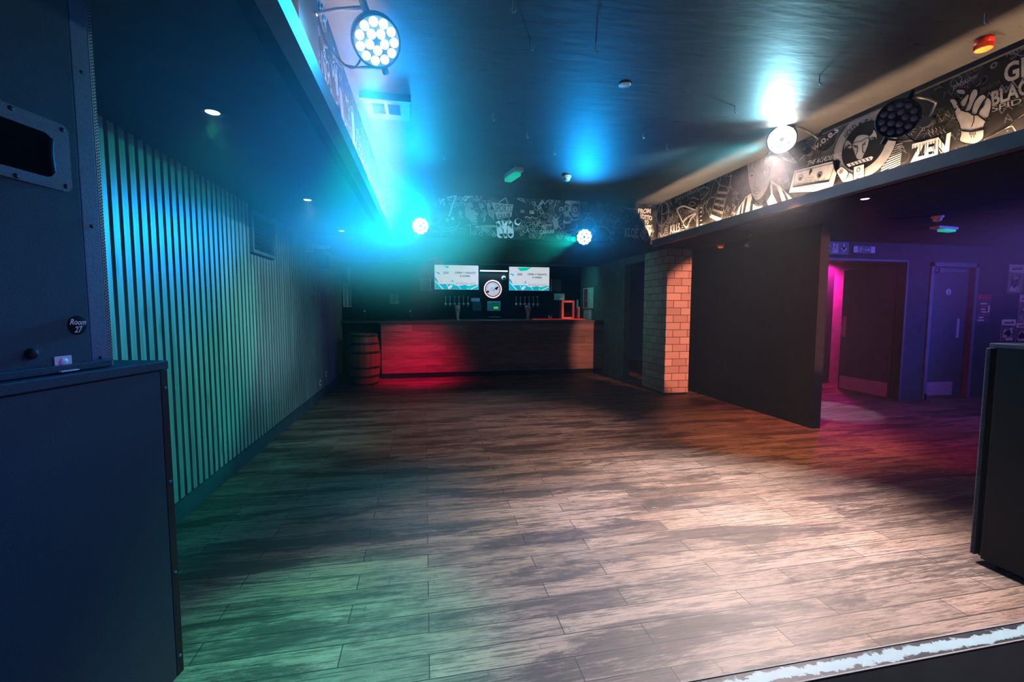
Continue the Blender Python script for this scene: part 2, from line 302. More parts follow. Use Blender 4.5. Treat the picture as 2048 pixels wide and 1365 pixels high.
# ------------------------------------------------------------------ mesh builder
class MB:
    def __init__(s): s.b = bmesh.new(); s.mi = 0
    def _mk(s, n0):
        for f in list(s.b.faces)[n0:]: f.material_index = s.mi
    def box(s, x0, x1, y0, y1, z0, z1, bev=0):
        n = len(s.b.faces)
        r = bmesh.ops.create_cube(s.b, size=1)
        for v in r['verts']:
            v.co = Vector(((x0+x1)/2+v.co.x*(x1-x0), (y0+y1)/2+v.co.y*(y1-y0), (z0+z1)/2+v.co.z*(z1-z0)))
        if bev:
            es = {e for v in r['verts'] for e in v.link_edges}
            bmesh.ops.bevel(s.b, geom=list(es), offset=bev, segments=2, affect='EDGES', profile=.5)
        s.b.faces.ensure_lookup_table(); s._mk(n); return s
    def lathe(s, prof, c=(0, 0, 0), axis=(0, 0, 1), n=24, smooth=True):
        k = len(s.b.faces); q = Vector((0, 0, 1)).rotation_difference(Vector(axis)); c = Vector(c); rings = []
        for (r, h) in prof:
            if r < 1e-6: rings.append([s.b.verts.new(c+q @ Vector((0, 0, h)))])
            else: rings.append([s.b.verts.new(c+q @ Vector((r*math.cos(2*math.pi*i/n), r*math.sin(2*math.pi*i/n), h))) for i in range(n)])
        for a, b in zip(rings, rings[1:]):
            if len(a) == 1 and len(b) == 1: continue
            for i in range(n):
                j = (i+1) % n
                if len(a) == 1: f = s.b.faces.new((a[0], b[i], b[j]))
                elif len(b) == 1: f = s.b.faces.new((a[i], b[0], a[j]))
                else: f = s.b.faces.new((a[i], b[i], b[j], a[j]))
                f.smooth = smooth
        s.b.faces.ensure_lookup_table(); s._mk(k); return s
    def cyl(s, a, b, r, n=12, r2=None):
        a, b = Vector(a), Vector(b); h = (b-a).length; r2 = r if r2 is None else r2
        return s.lathe([(0, 0), (r, 0), (r2, h), (0, h)], a, (b-a).normalized(), n, False)
    def tube(s, pts, r, n=8):
        pts = [Vector(p) for p in pts]; k = len(s.b.faces); rings = []
        for i, p in enumerate(pts):
            d = (pts[min(i+1, len(pts)-1)]-pts[max(i-1, 0)]).normalized()
            u = d.orthogonal().normalized() if i == 0 else (u-d*u.dot(d)).normalized()
            v = d.cross(u); rings.append([s.b.verts.new(p+(u*math.cos(t)+v*math.sin(t))*r) for t in [2*math.pi*j/n for j in range(n)]])
        for a, b in zip(rings, rings[1:]):
            for i in range(n): s.b.faces.new((a[i], a[(i+1) % n], b[(i+1) % n], b[i])).smooth = True
        s.b.faces.new(rings[0][::-1]); s.b.faces.new(rings[-1])
        s.b.faces.ensure_lookup_table(); s._mk(k); return s
    def prism(s, pts, d):
        k = len(s.b.faces); d = Vector(d); a = [s.b.verts.new(Vector(p)) for p in pts]; b = [s.b.verts.new(Vector(p)+d) for p in pts]; n = len(a)
        s.b.faces.new(a[::-1]); s.b.faces.new(b)
        for i in range(n): s.b.faces.new((a[i], a[(i+1) % n], b[(i+1) % n], b[i]))
        s.b.faces.ensure_lookup_table(); s._mk(k); return s
    def m(s, i): s.mi = i; return s
    def build(s, name, mats, parent=None, recalc=True):
        if recalc: bmesh.ops.recalc_face_normals(s.b, faces=s.b.faces)
        me = bpy.data.meshes.new(name); s.b.to_mesh(me); s.b.free()
        for x in (mats if isinstance(mats, (list, tuple)) else [mats]): me.materials.append(x)
        o = bpy.data.objects.new(name, me); C.objects.link(o)
        if parent: o.parent = parent
        return o
def tag(o, label=None, cat=None, group=None, kind=None):
    for k, v in (('label', label), ('category', cat), ('group', group), ('kind', kind)):
        if v: o[k] = v
    return o
def thing(name, label, cat, loc=(0, 0, 0), rz=0, group=None):
    o = bpy.data.objects.new(name, None); C.objects.link(o); o.location = loc; o.rotation_euler = (0, 0, rz); o.empty_display_size = .1
    return tag(o, label, cat, group)
def struct(o): o['kind'] = 'structure'; return o
def dup(r, loc=None, label=None, group=None, parent=None):
    c = r.copy(); C.objects.link(c); c.parent = parent
    if loc is not None: c.location = loc
    if label: c['label'] = label
    if group: c['group'] = group
    for ch in list(r.children): dup(ch, parent=c)
    return c

# ------------------------------------------------------------------ flat paint and print on a plane
def cr(ox, oy, s): return lambda *p: [(ox+p[i]/s, oy+p[i+1]/s) for i in range(0, len(p), 2)]
class Paint:
    """strokes, shapes and lettering lying on one plane; coordinates (s,t) along the plane, or points of the survey picture"""
    def __init__(s, origin, sx, nrm, tz=(0, 0, 1)):
        s.o, s.x, s.z, s.n = Vector(origin), Vector(sx).normalized(), Vector(tz), Vector(nrm); s.bm = bmesh.new(); s.px = True; s.lim = None
    def P(s, p):
        if not s.px: return Vector(p)
        d = FW+RT*((p[0]-1024)/F_PX)+UP*((682.5-p[1])/F_PX)
        q = EYE+d*((s.o-EYE).dot(s.n)/d.dot(s.n))-s.o
        return Vector((q.dot(s.x), q.dot(s.z)))
    def W(s, v, l):
        if s.lim: v = (v[0], max(s.lim[0], min(s.lim[1], v[1])))
        return s.o+s.x*v[0]+s.z*v[1]+s.n*(.0012*(l+1))
    def _face(s, vs, mi, l):
        try: f = s.bm.faces.new([s.bm.verts.new(s.W(v, l)) for v in vs])
        except ValueError: return
        f.material_index = mi; return f
    def poly(s, pts, mi=0, l=0):
        f = s._face([s.P(p) for p in pts], mi, l)
        if f: bmesh.ops.triangulate(s.bm, faces=[f])
    def line(s, pts, w, mi=0, l=1, closed=False, raw=False):
        q = [Vector(p) if raw else s.P(p) for p in pts]
        q = [v for i, v in enumerate(q) if i == 0 or (v-q[i-1]).length > 1e-5]
        if len(q) < 2: return
        if closed: q = q+[q[0]]
        L_, R_ = [], []
        for i, v in enumerate(q):
            d0 = (v-q[i-1]).normalized() if i else (((q[-1]-q[-2]).normalized()) if closed else (q[1]-q[0]).normalized())
            d1 = (q[i+1]-v).normalized() if i < len(q)-1 else (((q[1]-q[0]).normalized()) if closed else d0)
            t = (d0+d1); t = t.normalized() if t.length > 1e-4 else d0
            nn = Vector((-t.y, t.x)); c = max(.45, abs(nn.dot(Vector((-d1.y, d1.x))))); h = w/2/c
            L_.append(v+nn*h); R_.append(v-nn*h)
        for i in range(len(q)-1): s._face([R_[i], R_[i+1], L_[i+1], L_[i]], mi, l)
    def curve(s, pts, w, mi=0, l=1, closed=False, n=6):
        q = [s.P(p) for p in pts]; s.line(smooth(q, n, closed), w, mi, l, closed, True)
    def blob(s, pts, mi=0, l=0, n=5):
        q = smooth([s.P(p) for p in pts], n, True); f = s._face(q, mi, l)
        if f: bmesh.ops.triangulate(s.bm, faces=[f])
    def disc(s, c, r, mi=0, l=0, ry=None, n=24):
        c = s.P(c); ry = ry or r
        s._face([c+Vector((r*math.cos(2*math.pi*i/n), ry*math.sin(2*math.pi*i/n))) for i in range(n)], mi, l)
    def ring(s, c, r, w, mi=0, l=1, n=28, ry=None):
        c = s.P(c); ry = ry or r
        s.line([c+Vector((r*math.cos(2*math.pi*i/n), ry*math.sin(2*math.pi*i/n))) for i in range(n)], w, mi, l, True, True)
    def rays(s, c, r0, r1, a0, a1, n, w, mi=0, l=1, jit=.15):
        c = s.P(c)
        for i in range(n):
            a = math.radians(a0+(a1-a0)*i/max(1, n-1)); k = 1+random.uniform(-jit, jit)
            s.line([c+Vector((math.cos(a), math.sin(a)))*r0, c+Vector((math.cos(a), math.sin(a)))*r1*k], w, mi, l, False, True)
    def text(s, txt, A, B, T, mi=0, l=3, bold=0., jit=0., shear=0.):
        a, b, t = s.P(A), s.P(B), s.P(T)
        cu = bpy.data.curves.new('t', 'FONT'); cu.body = txt; cu.offset = bold; cu.shear = shear; cu.resolution_u = 3; cu.align_x = 'LEFT'
        o = bpy.data.objects.new('t', cu); C.objects.link(o)
        dg = bpy.context.evaluated_depsgraph_get(); me = o.evaluated_get(dg).to_mesh()
        xs = [v.co.x for v in me.vertices]
        if xs:
            x0, x1 = min(xs), max(xs); H_ = .70; ex, ey = (b-a)/(x1-x0), (t-a)/H_; vs = []
            ph = random.random()*9
            for v in me.vertices:
                x, y = v.co.x-x0, v.co.y
                y2 = y+jit*math.sin(x*3.1+ph); x2 = x+jit*.6*math.sin(y*5+x*1.7+ph)
                vs.append(s.bm.verts.new(s.W(a+ex*x2+ey*y2, l)))
            for p in me.polygons:
                try: f = s.bm.faces.new([vs[i] for i in p.vertices]); f.material_index = mi
                except ValueError: pass
        o.evaluated_get(dg).to_mesh_clear(); bpy.data.objects.remove(o); bpy.data.curves.remove(cu)
    def build(s, name, mats, parent):
        for f in s.bm.faces:
            f.normal_update()
            if f.normal.dot(s.n) < 0: f.normal_flip()
        me = bpy.data.meshes.new(name); s.bm.to_mesh(me); s.bm.free()
        for x in mats: me.materials.append(x)
        o = bpy.data.objects.new(name, me); C.objects.link(o); o.parent = parent
        if parent: o.matrix_parent_inverse = Matrix.LocRotScale(parent.location, parent.rotation_euler, None).inverted()
        return o
def smooth(q, n=6, closed=False):
    out = []; N = len(q)
    for i in range(N if closed else N-1):
        g = (lambda k: q[k % N]) if closed else (lambda k: q[max(0, min(N-1, k))])
        p0, p1, p2, p3 = g(i-1), g(i), g(i+1), g(i+2)
        for j in range(n):
            t = j/n; out.append(.5*((2*p1)+(p2-p0)*t+(2*p0-5*p1+4*p2-p3)*t*t+(3*p1-p0-3*p2+p3)*t**3))
    if not closed: out.append(q[-1])
    return out
PAINTS = [MT['white'], MT['grey'], MT['dim'], MT['ink']]
WH, GR, DI, IN = 0, 1, 2, 3
#STRUCTURE
# ------------------------------------------------------------------ the room
XL, XF0, XM0, XF1, XM1 = -1.6, -.425, -.495, 3.345, 3.425      # left wall, left fascia/mural, right fascia/mural
ZL, ZF, ZFT, ZH = 2.36, 2.325, 2.415, 2.944                     # low ceiling, fascia bottom/top, high ceiling
YB = 6.17; YBAR = 8.96; XR = 3.77
fl = MB().box(-1.75, 10.6, 1.392, 11.0, -.12, 0).build('floor', MT['floor']); struct(fl)
sf = MB().box(-2.6, 5.2, -.6, 1.306, -.12, -.002).build('stage_floor', MT['stage']); sf['kind'] = 'structure'; sf.name = 'floor_stage'
ts = MB().box(-2.6, 5.2, -.042, .042, -.12, .0).build('trim_1', MT['strip']); ts.location = (0, 1.349, 0); struct(ts)
struct(MB().box(-2.6, 5.2, 1.387, 1.392, -.1, .003).build('trim_2', MT['edge']))
struct(MB().box(-2.6, 5.2, 1.305, 1.311, -.1, .003).build('trim_3', MT['edge']))
struct(MB().box(XM0-.02, XM1+.02, -.6, YB+.02, ZH, ZH+.08).build('ceiling', MT['ceil']))
lowL = struct(MB().box(-1.75, XM0-.06, -.6, YB+.0, ZL, ZL+.08).build('ceiling_left', MT['low']))
struct(MB().box(-1.75, XM1+.06, YB+.06, 9.2, ZL, ZL+.08).build('ceiling_back', MT['low']))
struct(MB().box(XM1+.06, 10.6, -.6, 9.2, ZL, ZL+.08).build('ceiling_right', MT['low']))
struct(MB().box(-1.75, 4.2, 9.2, 10.8, 2.62, 2.7).build('ceiling_bar', MT['black']))
# bulkheads carrying the murals
bl = struct(MB().box(XM0-.06, XM0, -.6, YB+.06, ZF, ZH).build('wall_bulkhead_left', MT['mural']))
brt = struct(MB().box(XM1, XM1+.06, -.6, YB+.06, ZF, ZH).build('wall_bulkhead_right', MT['mural']))
bb = struct(MB().box(XM0, XM1, YB, YB+.06, ZL, ZH).build('wall_bulkhead_back', MT['mural']))
for nm, a, b_ in (('trim_4', XF0-.012, XF0), ('trim_5', XF1, XF1+.012)):
    mb = MB().box(a, b_, -.6, YB-.02, ZF-.004, ZFT)
    if a < 0: mb.box(XM0, a, -.6, YB-.02, ZF-.004, ZF+.008)
    else: mb.box(b_, XM1, -.6, YB-.02, ZF-.004, ZF+.008)
    struct(mb.build(nm, MT['fascia']))
for nm, x, lb in (('led_strip', XM0+.032, 'warm light strip in the trough under the left mural'), ('led_strip', XM1-.036, 'warm light strip in the trough under the right mural')):
    o = MB().box(x-.005, x+.005, -.55, YB-.04, ZF+.03, ZF+.036).build(nm, MT['led']); tag(o, lb, 'light strip')
struct(MB().box(XM1-.03, XM1, -.6, 3.35, ZH-.035, ZH).build('trim_6', MT['blk']))
# left wall and its slats
wl = struct(MB().box(-1.75, XL-.03, -.6, 10.8, 0, 2.7).build('wall_left', MT['black']))
mb = MB()
y = 2.14; k = 0
while y < 9.12:

    if not (4.60 < y+.024 < 5.25): mb.box(XL-.03, XL, y, y+.05, .128, ZL)
    else: mb.box(XL-.03, XL, y, y+.05, .128, 1.90)
    y += .0818; k += 1
mb.build('slat_cladding', MT['slat'], wl)
struct(MB().box(XL-.03, XL+.014, 2.1, 9.2, 0, .125, ).build('baseboard_left', MT['low']))
# far bar walls
struct(MB().box(-1.75, 4.2, 10.6, 10.8, 0, 2.7).build('wall_back', MT['black']))
struct(MB().box(3.85, 4.0, 9.2, 10.6, 0, 2.7).build('wall_bar_right', MT['wallteal']))
struct(MB().box(-1.62, 3.86, 9.2, 9.26, 2.315, 2.7).build('trim_7', MT['blue']))
struct(MB().box(XR, XR+.12, 7.93, 9.26, 0, ZL).build('wall_right', MT['wallteal']))
struct(MB().box(XR+.0, XR+.12, 7.16, 7.93, 2.23, ZL).build('wall_right_header', MT['wallteal']))
struct(MB().box(4.9, 5.0, 7.16, 9.2, 0, ZL).build('wall_recess', MT['black']))
# brick pillar
pb = thing('brick_pillar', 'square painted brick pillar standing right of the bar', 'pillar', (3.774, 6.423, 0))
MB().box(0, .425, 0, .74, .035, ZL).build('brickwork', MT['brick'], pb)
MB().box(.012, .413, .012, .73, 0, .04).build('plinth', MT['black'], pb)
# dark partition and right hand room
struct(MB().box(4.41, 4.53, 4.28, 7.2, 0, ZL).build('wall_partition', MT['black']))
fw_ = MB()
fw_.box(4.53, 5.30, 5.34, 5.46, 0, ZL).box(5.30, 7.05, 5.34, 5.46, 2.11, ZL).box(7.05, 7.52, 5.34, 5.46, 0, ZL)
fw_.box(7.52, 8.36, 5.34, 5.46, 2.05, ZL).box(8.36, 10.6, 5.34, 5.46, 0, ZL)
struct(fw_.build('wall_foyer', MT['low']))
struct(MB().box(10.5, 10.6, -.6, 5.34, 0, ZL).build('wall_right_end', MT['low']))
struct(MB().box(5.0, 10.6, 7.05, 7.15, 0, ZL).build('wall_corridor', MT['foyer']))
struct(MB().box(7.50, 7.53, 5.31, 5.34, 0, .1).build('baseboard_right', MT['black']))
# double doors of the foyer: open leaf
d1 = struct(MB().box(0, .045, 0, .86, .01, 2.06, .003).build('door_1', MT['door'])); d1.location = (7.03, 5.48, 0)
MB().box(-.004, 0, .03, .83, .03, .25).build('kick_plate', MT['kick'], d1)
MB().box(-.006, 0, .76, .83, .92, 1.27).build('push_plate', MT['kick'], d1)
MB().cyl((-.006, .8, .98), (-.05, .8, .98), .008).cyl((-.006, .8, 1.22), (-.05, .8, 1.22), .008).cyl((-.05, .8, .96), (-.05, .8, 1.24), .01).build('pull_handle', MT['chrome'], d1)
struct(MB().box(5.30, 5.34, 5.33, 5.47, 0, 2.11).box(7.03, 7.06, 5.33, 5.345, 0, 2.11).box(5.34, 7.03, 5.33, 5.47, 2.09, 2.12).build('trim_8', MT['door']))
# closed door with a room sign
d2 = struct(MB().box(7.53, 8.33, 5.40, 5.44, .01, 2.04).build('door_2', MT['door']))
MB().box(7.56, 8.14, 5.393, 5.40, .05, .26).build('kick_plate', MT['kick'], d2)
MB().lathe([(0, 0), (.05, 0), (.05, .004), (0, .004)], (7.93, 5.399, 1.66), (0, -1, 0)).build('door_sign', MT['frame'], d2)
pt = Paint((7.93, 5.395, 1.66), (1, 0, 0), (0, -1, 0)); pt.px = False
pt.disc((0, .024), .008, 3); pt.line([(0, .012), (0, -.03)], .016, 3); pt.build('sign_figure', PAINTS, d2)
MB().box(8.14, 8.19, 5.393, 5.40, .95, 1.25).build('push_plate', MT['kick'], d2)
MB().box(7.60, 8.2, 5.36, 5.40, 1.965, 2.0).box(7.66, 7.74, 5.34, 5.40, 1.95, 2.01).build('door_closer', MT['blue'], d2)
struct(MB().box(7.47, 7.53, 5.32, 5.45, 0, 2.10).box(8.33, 8.39, 5.32, 5.45, 0, 2.10).box(7.47, 8.39, 5.32, 5.45, 2.04, 2.10).build('trim_9', MT['blue']))
# corridor door beyond, seen through the gap
d3 = struct(MB().box(7.34, 7.50, 6.95, 7.05, 0, 2.16).build('door_3', MT['door']))
MB().box(7.26, 7.34, 7.0, 7.05, .1, 2.05).build('glass_pane', MT['frame'], d3)
MB().box(7.27, 7.33, 6.97, 7.0, 1.25, 1.32).build('door_handle', MT['chrome'], d3)

# ------------------------------------------------------------------ ceiling and wall fittings
def par(name, loc, face, label, mount, lit, col='lensc', yoke_x=0, group='LED par cans on the bulkheads'):
    """par can: head at loc facing dir face; mount = point on the bulkhead"""
    t = thing(name, label, 'stage light', loc, 0, group)
    d = Vector(face).normalized(); R = .118
    MB().lathe([(0, -.13), (.06, -.13), (.085, -.11), (.095, -.03), (R, -.02), (R, .03), (R-.008, .034), (R-.012, .02), (0, .018)], (0, 0, 0), d, 28).build('housing', MT['dmetal'], t)
    q = Vector((0, 0, 1)).rotation_difference(d)
    pts = [(.0325, k*60+30) for k in range(6)]+[(.086, k*30) for k in range(12)]
    pts = [(.038, k*72+18) for k in range(5)]+[(.083, k*360/11) for k in range(11)]
    proto = None
    lm = MB().lathe([(0, .012), (.010, .0115), (.0185, .006), (.0205, 0), (.0205, -.004)], (0, 0, 0), d, 14)
    for r, a in pts:
        p = q @ Vector((r*math.cos(math.radians(a)), r*math.sin(math.radians(a)), .024))
        if proto is None: proto = lm.build('lens', MT[col], t); o = proto
        else: o = proto.copy(); C.objects.link(o); o.parent = t
        o.location = p
    # yoke: two arms from the head's sides back to the wall plate
    mv = Vector(mount)-Vector(loc); out = mv.normalized(); side = out.cross(d)
    if side.length < .2: side = Vector((0, 0, 1)).cross(d)
    side = side.normalized()
    y_ = MB(); w_ = .13
    y_.tube([side*w_-d*.03, side*w_+mv*.55, side*w_*.9+mv*.86, side*w_*.5+mv*.9, -side*w_*.5+mv*.9, -side*w_*.9+mv*.86, -side*w_+mv*.55, -side*w_-d*.03], .008, 8)
    y_.build('yoke', MT['dmetal'], t)
    MB().cyl(mv*.88, mv, .035, 14).build('wall_mount', MT['dmetal'], t)
    for s_ in (1, -1): MB().cyl(side*s_*.115-d*.03, side*s_*.165-d*.03, .017, 10).build('tilt_knob', MT['blk'], t)
    MB().tube(smooth([-d*.12, -d*.18+Vector((0, 0, -.05)), mv*.4+Vector((0, -.05, -.16)), mv*.8+Vector((0, -.12, -.1)), mv*.97+Vector((0, -.16, .02))], 8), .005, 6).build('cable', MT['blk'], t)
    return t
par('par_light', PL, (.28, -.75, -.75), 'round LED par light glowing cyan on the left bulkhead, nearest the camera', (XM0, 2.50, 2.76), 1)
par('par_light', PR, (-.62, -.62, -.42), 'round LED par light glaring white on the right bulkhead', (XM1, 3.48, 2.80), 1, 'lensw')
par('par_light', PRo, (-.75, -.60, -.35), 'unlit dark LED par light on the right bulkhead beside the painted hand', (XM1, 2.52, 2.68), 0, 'lensoff')
par('par_light', PB1, (.1, -1, -.3), 'left of two LED par lights glowing cyan on the back bulkhead', (PB1.x, YB, 2.52), 1)
par('par_light', PB2, (-.1, -1, -.25), 'right of two LED par lights glowing cyan on the back bulkhead', (PB2.x, YB, 2.45), 1)
# flat control box behind the near par
t = thing('power_box', 'long dark steel box fixed to left mural behind cyan par', 'electrical box', (XM0, 1.93, 2.51))
MB().box(0, .028, 0, .34, 0, .40, .003).build('casing', MT['dmetal'], t)
MB().box(0, .02, .30, .38, .02, .05).box(0, .02, .30, .38, .07, .09).build('bracket', MT['pink'], t)
MB().lathe([(0, 0), (.011, 0), (.009, .012), (0, .014)], (.028, .28, .2), (1, 0, 0), 12).build('screw_head', MT['chrome'], t)

def downlight(loc, m, label):
    t = thing('downlight', label, 'ceiling light', loc, 0, 'recessed downlights in the low ceiling')
    MB().lathe([(.036, .006), (.046, .004), (.050, -.001), (.046, -.005), (.036, -.002)], (0, 0, 0), (0, 0, 1), 24).build('bezel', MT['dmetal'], t)
    MB().lathe([(0, -.004), (.025, -.003), (.036, .002), (.03, .008)], (0, 0, 0), (0, 0, 1), 24).build('lamp', m, t)
    return t
downlight((-1.022, 2.508, ZL), MT['dlg'], 'round green-glowing downlight in the low left ceiling, nearest the camera')
downlight((-1.019, 4.304, ZL), MT['dlw'], 'round white downlight in low left ceiling, middle of the row')
downlight((-1.012, 5.908, ZL), MT['dlw'], 'round white downlight in low left ceiling, farthest of the row')
downlight((3.808, 3.275, ZL), MT['dlm'], 'round magenta downlight in the low ceiling just right of the bulkhead')

# air vent in the high ceiling
t = thing('ceiling_vent', 'square ceiling cassette with two dark louvred slots beside left mural', 'vent', (-.262, 3.65, ZH))
MB().box(-.17, .17, -.19, .19, -.018, 0, .004).build('panel', MT['fascia'], t)
MB().box(-.18, .18, -.235, -.20, -.05, 0, .003).build('deflector', MT['dmetal'], t)
for x in (-.065, .05):
    g = MB().box(x-.045, x+.045, -.09, .08, -.021, -.0185); s_ = g.build('louvre', MT['blk'], t)
    g2 = MB()
    for i in range(9): g2.box(x-.043, x+.043, -.085+i*.018, -.080+i*.018, -.026, -.0215)
    g2.build('fin', MT['dmetal'], s_)
t = thing('ceiling_speaker', 'round flush ceiling speaker with pale mesh in black high ceiling', 'speaker', (1.378, 2.964, ZH)); t.scale = (.55, .55, .4)
MB().lathe([(.058, -.0), (.075, -.002), (.078, -.01), (.07, -.016), (.058, -.012)], (0, 0, 0), (0, 0, 1), 32).build('rim', MT['plastic'], t)
MB().lathe([(0, -.016), (.04, -.014), (.06, -.009)], (0, 0, 0), (0, 0, 1), 32).build('mesh_cover', MT['frame'], t)
t = thing('smoke_detector', 'small white smoke detector on black high ceiling', 'smoke detector', (1.652, 5.058, ZH))
MB().lathe([(0, 0), (.052, 0), (.052, -.018), (.046, -.022), (0, -.022)], n=24).build('base', MT['plastic'], t)
MB().lathe([(.036, -.02), (.04, -.038), (.034, -.052), (.02, -.06), (0, -.061)], n=24).build('sensor', MT['plastic'], t)
t = thing('smoke_detector', 'small pale smoke detector on the low ceiling above the green exit light', 'smoke detector', (5.229, 3.706, ZL))
MB().lathe([(0, 0), (.052, 0), (.052, -.018), (.046, -.022), (0, -.022)], n=24).build('base', MT['frame'], t)
MB().lathe([(.036, -.02), (.04, -.038), (.034, -.052), (.02, -.06), (0, -.061)], n=24).build('sensor', MT['frame'], t)
t = thing('emergency_light', 'oblong green-lit emergency light hanging from black high ceiling', 'emergency light', (1.0, 5.0, ZH), .22)
MB().box(-.05, .05, -.17, .17, -.05, 0, .008).build('body', MT['plastic'], t)
MB().box(-.043, .043, -.12, .165, -.085, -.05, .01).build('diffuser', MT['greenl'], t)
t = thing('emergency_light', 'flat emergency light with green lens on the low ceiling of right room', 'emergency light', (5.997, 4.174, ZL), .1)
MB().box(-.17, .17, -.05, .05, -.03, 0, .006).build('body', MT['frame'], t)
MB().box(-.05, .15, -.04, .04, -.055, -.03, .008).build('diffuser', MT['greenl'], t)
t = thing('alarm_beacon', 'red alarm beacon with orange lens on high ceiling above painted hand', 'alarm beacon', (3.173, 2.075, ZH)); t.scale = (.8, .8, .95)
MB().lathe([(0, 0), (.05, 0), (.053, -.012), (.05, -.03), (.044, -.034)], n=32).build('base', MT['red'], t)
g = MB()
for i in range(40):
    a = 2*math.pi*i/40; g.box(.050*math.cos(a)-.0022, .050*math.cos(a)+.0022, .050*math.sin(a)-.0022, .050*math.sin(a)+.0022, -.062, -.036)
g.build('ribbed_collar', MT['red'], t)
MB().lathe([(.049, -.034), (.05, -.06), (.042, -.066), (.02, -.068), (0, -.069)], n=32).build('lens', MT['orange'], t)
t = thing('alarm_sounder', 'small red sounder on low ceiling right of brick pillar', 'alarm sounder', (4.50, 6.49-.25, ZL))
t.location = (4.36, 5.95, ZL)
MB().lathe([(0, 0), (.05, 0), (.052, -.02), (.04, -.035)], n=24).build('base', MT['red'], t)
MB().lathe([(.04, -.03), (.036, -.05), (.02, -.058), (0, -.06)], n=24).build('lens', MT['orange'], t)
t = thing('swivel_spotlight', 'small swivel spotlight hanging under low ceiling beside dark partition', 'spotlight', (4.16, 5.1, ZL))
MB().cyl((0, 0, 0), (0, 0, -.02), .025).cyl((0, 0, -.02), (-.02, 0, -.09), .006).build('stem', MT['frame'], t)
MB().cyl((-.02, 0, -.09), (-.07, -.03, -.15), .014, 12, .028).build('head', MT['frame'], t)
for i, (x, y) in enumerate([(.45, 2.3), (.62, 2.6), (1.0, 2.55), (.55, 3.6), (.9, 3.9), (1.25, 4.25), (1.9, 3.7), (2.35, 3.1), (2.6, 2.6), (2.25, 3.9), (.2, 4.6), (2.9, 1.9)]):
    o = MB().tube([(0, 0, 0), (0, 0, -.045), (.008, 0, -.058), (.018, 0, -.045)], .0032, 6).build('ceiling_hook', MT['plastic'])
    o.location = (x, y, ZH); tag(o, 'tiny pale hook hanging from the black high ceiling', 'hook', 'ceiling hooks')
# vent grille on slat wall
t = thing('wall_grille', 'framed louvred vent panel set high in the slat wall', 'vent', (XL-.03, 4.60, 1.92))
MB().box(0, .05, 0, .035, 0, .40).box(0, .05, .60, .635, 0, .40).box(0, .05, .035, .60, 0, .03).box(0, .05, .035, .60, .37, .40).build('frame', MT['wallteal'], t)
g = MB()
for i in range(22): g.prism([(.005, .035, .034+i*.0155), (.035, .035, .030+i*.0155), (.035, .035, .034+i*.0155), (.005, .035, .041+i*.0155)], (0, .565, 0))
g.build('louvre_panel', MT['low'], t)
for (y, z, lb) in ((7.15, .20, 'low wall socket on the slat wall, nearer the camera'), (7.60, .27, 'pale wall socket on the slat wall near the barrel')):
    t = thing('wall_socket', lb, 'socket', (XL, y, z)); MB().box(0, .012, -.04, .04, 0, .09, .003).build('plate', MT['plastic'], t)
    MB().box(.012, .016, -.02, -.01, .03, .06).box(.012, .016, .01, .02, .03, .06).build('slot', MT['blk'], t)
t = thing('emergency_light', 'small pale emergency light fixed high at far end of slat wall', 'emergency light', (XL, 6.6, 2.19))
MB().box(0, .09, -.02, .02, -.02, .07, .004).build('bracket', MT['frame'], t); MB().box(.05, .30, -.03, .03, .03, .07, .008).build('body', MT['frame'], t)
t = thing('wall_speaker', 'small black speaker fixed high on the slat wall', 'speaker', (XL, 7.2, 2.0))
MB().box(.03, .16, -.07, .07, 0, .20, .01).build('cabinet', MT['blk'], t); MB().box(0, .03, -.02, .02, .06, .14).build('bracket', MT['dmetal'], t)
MB().box(.05, .14, -.076, -.07, .02, .18).build('grille', MT['dmetal'], t)
# exit signs
def sign(x, z, w_, h_, label, fn):
    t = thing('exit_sign', label, 'sign', (x, 5.34, z)); MB().box(0, w_, -.012, 0, 0, h_, .002).build('panel', MT['exit'], t)
    p = Paint((x, 5.34-.012, z), (1, 0, 0), (0, -1, 0)); p.px = False; fn(p, w_, h_); p.build('marking', [MT['exitw'], MT['exit']], t)
def man(p, x, y, s):
    p.disc((x+.01*s, y+.085*s), .011*s, 1, 2, n=12)
    p.line([(x+.004*s, y+.07*s), (x-.006*s, y+.038*s)], .016*s, 1, 2); p.line([(x-.006*s, y+.04*s), (x+.018*s, y+.022*s), (x+.012*s, y)], .008*s, 1, 2)
    p.line([(x-.006*s, y+.04*s), (x-.02*s, y+.012*s), (x-.04*s, y+.01*s)], .008*s, 1, 2); p.line([(x+.004*s, y+.066*s), (x+.03*s, y+.05*s)], .007*s, 1, 2)
    p.line([(x+.002*s, y+.066*s), (x-.025*s, y+.055*s), (x-.032*s, y+.035*s)], .007*s, 1, 2)
def f1(p, w_, h_):
    p.line([(.004, .004), (w_-.004, .004), (w_-.004, h_-.004), (.004, h_-.004)], .003, 0, 1, True)
    p.text('Fire', (.02, .10), (.13, .10), (.02, .15), 0, 2); p.text('exit', (.02, .03), (.13, .03), (.02, .08), 0, 2)
    p.poly([(.17, .02), (.26, .02), (.26, h_-.02), (.17, h_-.02)], 0, 1); man(p, .215, .04, 1.15)
    p.line([(.36, h_-.02), (.36, .05)], .022, 0, 2); p.poly([(.36, .018), (.41, .08), (.405, .10), (.36, .06), (.315, .10), (.31, .08)], 0, 2)
sign(5.52, 2.175, .44, .17, 'green fire exit sign with down arrow above the foyer doors', f1)
